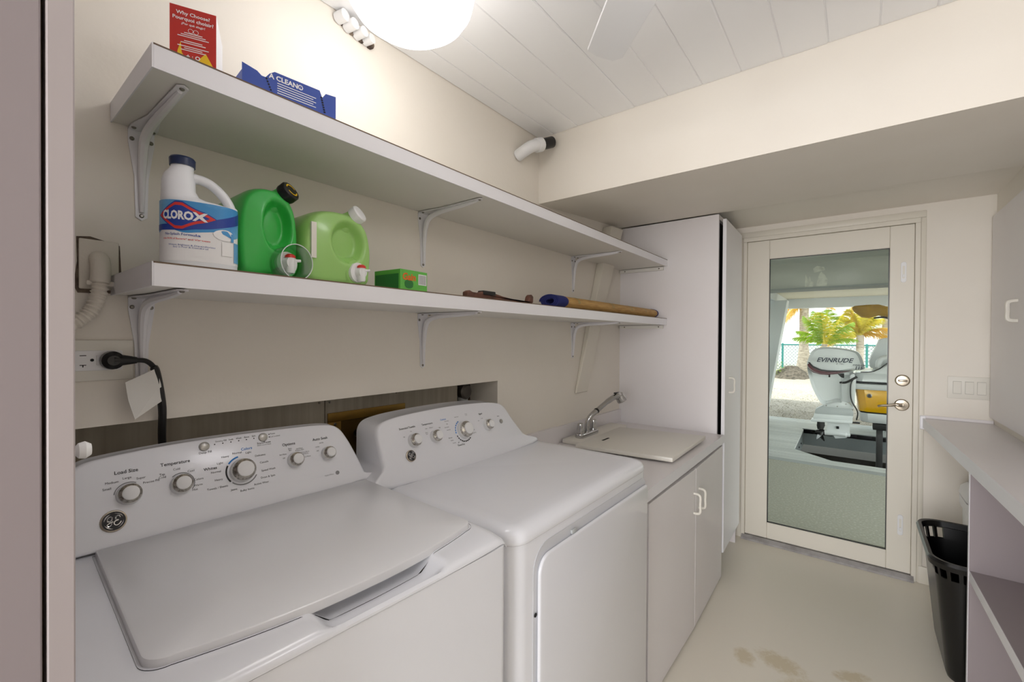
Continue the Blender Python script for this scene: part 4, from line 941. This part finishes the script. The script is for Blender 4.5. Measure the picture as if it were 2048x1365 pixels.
# outboard motor (side view along the boat axis, boat lies along -y)
MX = 8.0
om = thing('outboard_motor', 'white outboard motor with maroon stripe reading EVINRUDE hung on the boat stern', 'motor', (MX, .2, -.2))
def sideloft(outline, half, round_, x=MX, n=5, taper=None):
    cy = sum(p[0] for p in outline)/len(outline); cz = sum(p[1] for p in outline)/len(outline)
    rings = []
    seq = []
    for k in range(n+1): a = k/n*math.pi/2; seq.append((-half+round_*(1-math.sin(a)), 1-round_*(1-math.cos(math.pi/2-a))*0-round_*1.0*(1-math.sin(a))))
    for d, s_ in seq: rings.append((d, s_))
    for d, s_ in reversed(seq): rings.append((-d, s_))
    return G().loft([[(x+d, cy+(p[0]-cy)*s_, cz+(p[1]-cz)*s_) for p in outline] for d, s_ in rings])
cowl = bezier_closed([(.563, .973), (.535, 1.114), (.494, 1.194), (.402, 1.236), (.212, 1.235), (.009, 1.195), (-.051, 1.144), (-.085, 1.045), (-.097, .945), (.046, .925), (.209, .882), (.313, .860), (.400, .858), (.485, .884)], 5)
def half_out(o, d): return o
def cowl_loft(outline, half, mtl, nm, edge=.11):
    cy = sum(p[0] for p in outline)/len(outline); cz = sum(p[1] for p in outline)/len(outline); rings = []
    for k in range(7):
        a = k/6*math.pi/2; rings.append((-half+.09*(1-math.sin(a)), 1-edge*(1-math.cos(math.pi/2-a))))
    rr_ = rings+[(-d, s_) for d, s_ in reversed(rings)]
    return G().loft([[(MX+d, cy+(p[0]-cy)*s_, cz+(p[1]-cz)*s_) for p in outline] for d, s_ in rr_]).build(nm, mtl, om, ang=50)
cw = cowl_loft(cowl, .20, MT['motor'], 'cowl')
mid = bezier_closed([(.560, .955), (.530, .755), (.471, .574), (.365, .400), (.205, .455), (.143, .470), (.150, .729), (.06, .837), (.026, .905), (.2, .872), (.33, .850), (.45, .87)], 4)
cowl_loft(mid, .165, MT['motor'], 'midsection', .16)
# decals on the camera side of the cowl
fx = MX-.2025
g = G(); b_ = [(.558, .985), (.548, .93), (.49, .868), (.40, .842), (.31, .842), (.21, .862), (.05, .912), (.21, .893), (.31, .885), (.40, .895), (.49, .935), (.535, 1.0)]
g.prism(b_, 'x', fx+.012, fx+.02); g.build('stripe', MT['maroon'], cw, smooth=False)
g = G(); b_ = [(.553, 1.02), (.535, .99), (.49, .935), (.40, .895), (.31, .885), (.21, .893), (.05, .912), (-.09, .943), (.05, .920), (.21, .908), (.31, .906), (.40, .918), (.49, .965), (.53, 1.015)]
g.prism(b_, 'x', fx+.0115, fx+.019); g.build('stripe_edge', MT['print'], cw, smooth=False)
g = G(); txt(g, 'EVINRUDE', .088, (fx+.001, .243, 1.055), (0, -1, 0), (0, 0, 1), .025, .35, 1.0); txt(g, 'E-TEC', .03, (fx+.001, .17, 1.005), (0, -1, 0), (0, 0, 1), 0, .3, 1.2); txt(g, 'EVINRUDE', .028, (fx+.001, -.035, .995), (0, -1, 0), (0, 0, 1), .02, .3); txt(g, '115', .06, (fx+.001, -.035, .955), (0, -1, 0), (0, 0, 1), .03, .2)
g.build('lettering', mat('slate_print', '#3c4350', .5), cw, smooth=False)
B((fx+.03, .285, .805), (fx+.06, .305, .845)).build('vent', MT['dark'], om, bevel=.003); G().prism([(.20, .862), (.125, .868), (.125, .80), (.16, .815)], 'x', fx+.03, fx+.06).build('vent', MT['dark'], om)
B((MX-.09, .03, .45), (MX+.09, .16, .85)).build('swivel_bracket', MT['motor'], om, bevel=.02)
G().prism([(.06, .86), (.01, .87), (-.01, .80), (.0, .42), (.03, .40), (.06, .52)], 'x', MX-.14, MX-.11).build('clamp_bracket', MT['motor'], om, bevel=.004)
G().prism([(.06, .86), (.01, .87), (-.01, .80), (.0, .42), (.03, .40), (.06, .52)], 'x', MX+.11, MX+.14).build('clamp_bracket', MT['motor'], om, bevel=.004)
G().prism([(.372, .392), (.315, .452), (.26, .462), (.13, .462), (.07, .448), (.005, .385), (.02, .362), (.36, .362)], 'x', MX-.115, MX+.115).build('midsection_cover', MT['motor'], om, bevel=.006)
G().prism([(.46, .315), (.385, .366), (.04, .366), (.015, .33), (.015, .265), (.47, .255)], 'x', MX-.10, MX+.10).build('exhaust_housing', MT['motgrey'], om, bevel=.006)
G().prism([(.475, .255), (.015, .265), (.03, .19), (.49, .18)], 'x', MX-.108, MX+.108).build('exhaust_skirt', MT['motor'], om, bevel=.006)
for yy, zz in ((.33, .385), (.28, .435), (.20, .385), (.10, .43)): G().lathe([(.008, 0), (.007, .004)], (MX-.115, yy, zz), (-1, 0, 0), 8).build('bolt', MT['steel'], om)
G().prism([(.510, .132), (.03, .158), (.02, .190), (.10, .205), (.46, .185), (.515, .155)], 'x', MX-.13, MX+.13).build('cavitation_plate', MT['motor'], om, bevel=.005)
lowr = rrect(.054, -.03, .320, .14, .02)
G().loft([[(MX+sx*(.02 if abs(sx) < 2 else 0), yy, zz) for yy, zz in lowr] for sx in (-1.2, -.6, .6, 1.2)]).build('lower_unit', MT['motor'], om)
G().tube(spline([(MX, .045, -.03), (MX, .10, -.025), (MX, .22, -.02), (MX, .35, -.03)], 5), [.01]+[.03]*4+[.042]*11, 14).build('gearcase', MT['motor'], om)
G().prism([(.07, -.05), (.25, -.05), (.22, -.10), (.10, -.075)], 'x', MX-.012, MX+.012).build('skeg', MT['motgrey'], om)
B((MX-.045, .178, .05), (MX-.02, .210, .085)).build('water_intake', MT['dark'], om)
pr = G().lathe([(.04, 0), (.045, .03), (.03, .10), (.015, .12)], (MX, .345, -.03), (0, 1, 0), 18).build('propeller_hub', MT['black'], om)
for k in range(3):
    a = R(80+120*k); g = G(); rad = Vector((math.cos(a), 0, math.sin(a))); tan = Vector((-math.sin(a), 0, math.cos(a)))
    o = Vector((MX, .40, -.03)); pts = []
    for (r, t_, yy) in ((.035, -.03, -.03), (.10, -.075, -.05), (.16, -.06, -.045), (.175, .0, 0), (.15, .05, .035), (.09, .055, .04), (.035, .03, .03)): pts.append(o+rad*r+tan*t_+Vector((0, yy, 0)))
    g.loft([pts, [p+Vector((0, .006, 0)) for p in pts]]); g.build('blade', MT['black'], om)
G().tube(spline([(MX-.15, .02, .80), (MX-.16, .05, .70), (MX-.15, .04, .50), (MX-.15, -.03, .34), (MX-.15, -.02, .22)], 6), .008, 6).build('cable', MT['black'], om)
G().tube(spline([(MX-.12, .17, .735), (MX-.16, .10, .745), (MX-.15, .02, .80), (MX-.14, -.02, .83)], 5), .016, 8).build('linkage', MT['black'], om)
B((MX-.12, -.06, .165), (MX-.05, .12, .185)).build('tie_bar', MT['black'], om, bevel=.004)
# boat hull
bo = thing('motor_boat', 'yellow and white motor boat on a lift with its stern seen through the glass door', 'boat', (8.0, -1.5, .17))
def hull(zlo, zhi, ylo, yhi, xl, xh, mtl, nm):
    # stern plane slanted: stern y at top yhi, at bottom ylo
    def rng(z, ys, xw):
        pts = [(MX-xw, ys-.10), (MX-xw+.06, ys-.02), (MX-xw+.2, ys), (MX+1.4, ys), (MX+1.5, ys-.1), (MX+1.5, -2.2), (MX+.6, -3.0), (MX-xw, -2.2)]
        return [(a, b, z) for a, b in pts]
    return G().loft([rng(zlo, ylo, xl), rng(zhi, yhi, xh)]).build(nm, mtl, bo, bevel=.012, seg=2)
HX = .10
hull(.18, .320, -.055, -.040, .02, .06, MT['motor'], 'keel_band'); hull(.318, .335, -.040, -.038, .062, .066, MT['black'], 'pinstripe')
hull(.335, .655, -.036, .0, .065, .10, MT['hully'], 'hull_side'); hull(.655, .735, .06, .055, .16, .16, MT['motor'], 'rub_rail'); hull(.735, .765, .03, .03, .125, .125, MT['black'], 'rail_insert'); hull(.765, .882, .025, .0, .125, .10, MT['motor'], 'deck_cap')
G().prism([(-.10, .88), (-.19, .892), (-.40, 1.04), (-1.2, 1.15), (-1.2, .88)], 'x', MX-.08, MX+1.3).build('coaming', MT['motor'], bo, bevel=.01)
G().tube(spline([(MX-.085, -.06, .895), (MX-.09, -.17, .905), (MX-.09, -.26, .95), (MX-.09, -.42, 1.065), (MX-.09, -.9, 1.17)], 6), .008, 6).build('edge_stripe', MT['print'], bo)
G().tube(spline([(MX+.0, -.25, .97), (MX-.02, -.27, 1.07), (MX-.02, -.36, 1.11), (MX-.02, -.7, 1.14)], 6), .035, 10).build('grab_rail', MT['motor'], bo)
G().lathe([(.030, 0), (.030, .006), (.022, .010)], (MX-.088, -.159, .569), (-1, 0, 0), 20).build('drain_fitting', MT['steel'], bo); G().lathe([(.017, 0), (.017, .0105)], (MX-.089, -.159, .569), (-1, 0, 0), 16).build('drain_hole', MT['dark'], bo)
G().prism(bezier_closed([(-.17, .95), (-.262, 1.31), (-.30, 1.365), (-.42, 1.39), (-.55, 1.37), (-.56, .95)], 4), 'x', MX+.35, MX+.85).build('seat', MT['white2'], bo, bevel=.03, seg=3)
bi = thing('bimini_cover', 'rolled mustard yellow canvas bimini cover above the boat', 'canvas cover', (MX+.2, -.5, 1.65))
g = G(); rings = []
for k, (yy, zc, ry, rz_) in enumerate(((.045, 1.812, .02, .015), (.02, 1.802, .08, .045), (-.06, 1.765, .12, .085), (-.15, 1.758, .13, .098), (-.25, 1.772, .13, .080), (-.36, 1.735, .12, .075), (-.8, 1.70, .12, .08), (-1.3, 1.70, .11, .08))):
    rings.append([(MX+.1+ry*math.cos(2*math.pi*i/16)*(1+.08*math.sin(i*3+k)), yy, zc+rz_*math.sin(2*math.pi*i/16)*(1+.08*math.cos(i*2+k))) for i in range(16)])
g.loft(rings).build('canvas', MT['tarp'], bi)
G().tube(spline([(MX+.02, -.20, 1.66), (MX-.02, -.28, 1.668), (MX, -.36, 1.64), (MX+.05, -.40, 1.50), (MX+.1, -.42, 1.0)], 5), .012, 8).build('frame', MT['black'], bi)
# fence, neighbour wall
FX = 19.0
fz = -.11+.036*(FX-9.3)
fe = thing('chain_link_fence', 'green chain-link fence across the yard behind the palms', 'fence', (FX, .5, fz))
for yy in (4.6, 2.13, -.3, -2.8): G().lathe([(.035, 0), (.035, 1.0), (.0, 1.03)], (FX, yy, fz-.05), (0, 0, 1), 10).build('post', MT['fence'], fe)
G().tube([(FX, 5, 1.145), (FX, -3, 1.165)], .026, 8).build('top_rail', MT['fence'], fe)
g = G(); y_ = -3.0; hgt = 1.15-fz
while y_ < 5:
    for s_ in (1, -1):
        a = Vector((FX+.03, y_, fz)); b_ = Vector((FX+.03, y_+s_*hgt*.9, 1.15)); g.tube([a, b_], .009, 3, False)
    y_ += .11
tag(g.build('wire_mesh', MT['wire'], fe), kind='stuff')
nb_ = thing('neighbour_wall', 'bright white ribbed siding wall of the neighbouring building behind the fence', 'wall', (21.5, 1, fz))
B((21.5, -4, .2), (21.7, 7, 3.2)).build('wall', MT['siding'], nb_, smooth=False)
for k in range(18):
    yy = -1.6+k*.16; B((21.44, yy, .2), (21.5, yy+.09, 3.2)).build('rib', MT['siding'], nb_, smooth=False)
# palms
def palm(X, Y, zb, zt, r0, r1, fronds, label, seed, bend=0.0):
    rnd = random.Random(seed); t = thing('palm_tree', label, 'palm', (X, Y, zb), 0, 'palms in the gravel yard')
    n = 14; pts = []; rad = []
    for k in range(n+1):
        f = k/n; pts.append((X, Y+bend*f*f, zb-.15+(zt-zb+.15)*f)); rad.append((r0+(r1-r0)*min(1, f*2.2))*(1+.03*(k % 2)))
    G().tube(pts, rad, 12).build('trunk', MT['trunk'], t)
    top = Vector((X, Y+bend, zt))
    for (az, el, ln, droop, mk_) in fronds:
        d = Vector((math.cos(R(az))*math.cos(R(el)), math.sin(R(az))*math.cos(R(el)), math.sin(R(el))))
        spine = []; N = 16
        for k in range(N+1):
            f = k/N; spine.append(top+d*ln*f+Vector((0, 0, -droop*ln*f*f)))
        sp = G().tube(spine, [.022*(1-.85*k/N) for k in range(N+1)], 5).build('frond_rib', MT['stem'], t)
        g = G(); side = d.cross(Vector((0, 0, 1))).normalized()
        for k in range(3, N*4+1):
            f = k/(N*4); i = min(N-1, int(f*N)); p = spine[i].lerp(spine[i+1], f*N-i); tg_ = (spine[i+1]-spine[i]).normalized()
            L_ = ln*.36*math.sin(math.pi*min(1, .12+f*.86))+.05
            for s_ in (1, -1):
                dr_ = (side*s_*.75+tg_*.55+Vector((0, 0, -.35+rnd.uniform(-.2, .2)))).normalized(); wv = tg_*.0075
                e = p+dr_*L_*rnd.uniform(.8, 1.1)+Vector((0, 0, -.18*L_)); mm = p+dr_*L_*.5
                g.add([p-wv, p+wv, mm+wv*1.2, mm-wv*1.2, e], [(0, 1, 2, 3), (3, 2, 4)])
        g.build('frond', MT[mk_], sp, smooth=False)
    return t
def gz(X): return -.11+.036*(X-9.3)
palm(17.0, 1.32, gz(17), 2.55, .24, .125, [(92, 5, .95, .95, 'leafo'), (70, -15, .8, .8, 'leafo'), (140, -5, .9, .8, 'leafo'), (170, 40, 1.0, .5, 'leafy'), (250, 30, 1.0, .6, 'leafy'), (290, 20, .9, .6, 'leafo'), (200, 60, 1.1, .4, 'leafg')], 'tall grey-trunked palm with swollen base at the left of the yard', 3)
palm(15.0, .69, gz(15), 1.22, .10, .06, [(84, 66, 1.2, .25, 'leafg'), (95, 50, 1.0, .4, 'leafg'), (60, 76, 1.2, .2, 'leafg'), (150, 78, 1.2, .25, 'leafy'), (262, 70, 1.15, .25, 'leafy'), (280, 56, 1.15, .3, 'leafg'), (300, 44, 1.0, .35, 'leafy'), (200, 80, 1.2, .2, 'leafg'), (90, 36, .9, .4, 'leafg'), (275, 36, .9, .45, 'leafg')], 'young green palm with upright fronds behind the outboard motor', 5)
palm(16.0, -.10, gz(16), 1.48, .11, .09, [(80, 62, 1.1, .4, 'leafy'), (95, 42, 1.1, .5, 'leafy'), (120, 75, 1.2, .35, 'leafy'), (255, 60, 1.0, .4, 'leafy'), (275, 40, 1.0, .5, 'leafo'), (285, 20, .9, .5, 'leafo'), (200, 78, 1.1, .3, 'leafy'), (70, 24, 1.0, .5, 'leafy'), (330, 70, 1.1, .4, 'leafg'), (90, 5, 1.0, .5, 'leafo'), (85, 80, 1.1, .3, 'leafo'), (100, 68, 1.3, .5, 'leafy'), (270, 76, 1.1, .5, 'leafy')], 'yellow-green palm between the young palm and the boat seat', 8)
palm(17.5, -.78, gz(17.5), 2.6, .17, .15, [(100, -10, 1.2, .6, 'leafo'), (70, 20, 1.3, .7, 'leafo'), (140, 0, 1.2, .7, 'leafy'), (260, 0, 1.2, .6, 'leafo'), (85, -45, 1.2, .3, 'leafo')], 'thick-trunked palm at the right beside the boat seat', 11)
# root mound by the big palm
rm = G(); rnd = random.Random(4); rings = []
for k in range(6):
    f = k/5; rings.append([(16.6+(.75*(1-f)+.08)*math.cos(2*math.pi*i/20)*rnd.uniform(.85, 1.15), 1.62+(.55*(1-f)+.05)*math.sin(2*math.pi*i/20)*rnd.uniform(.85, 1.15), gz(16.6)-.04+.36*math.sin(f*math.pi/2)*rnd.uniform(.85, 1.1)) for i in range(20)])
tag(rm.loft(rings).build('root_mound', MT['rock']), 'dark mound of roots and soil at the foot of the tall palm', 'mound')
sb = thing('small_shrub', 'small leafy green weeds by the fence left of the tall palm', 'plant', (16.2, 2.0, gz(16.2)))
g = G(); rnd = random.Random(9)
for k in range(160):
    o = Vector((16.2+rnd.uniform(-.2, .2), 2.0+rnd.uniform(-.22, .22), gz(16.2)+rnd.uniform(0, .5))); a = rnd.uniform(0, 6.28); e = Vector((math.cos(a), math.sin(a), rnd.uniform(-.3, .6)))*.07; s_ = Vector((-e.y, e.x, 0))*.35
    g.add([o, o+e*.5+s_, o+e, o+e*.5-s_], [(0, 1, 2, 3)])
g.build('leaves', MT['leafg'], sb, smooth=False); G().tube([(16.2, 2.0, gz(16.2)-.02), (16.2, 2.02, gz(16.2)+.45)], .008, 5).build('stem', MT['stem'], sb)
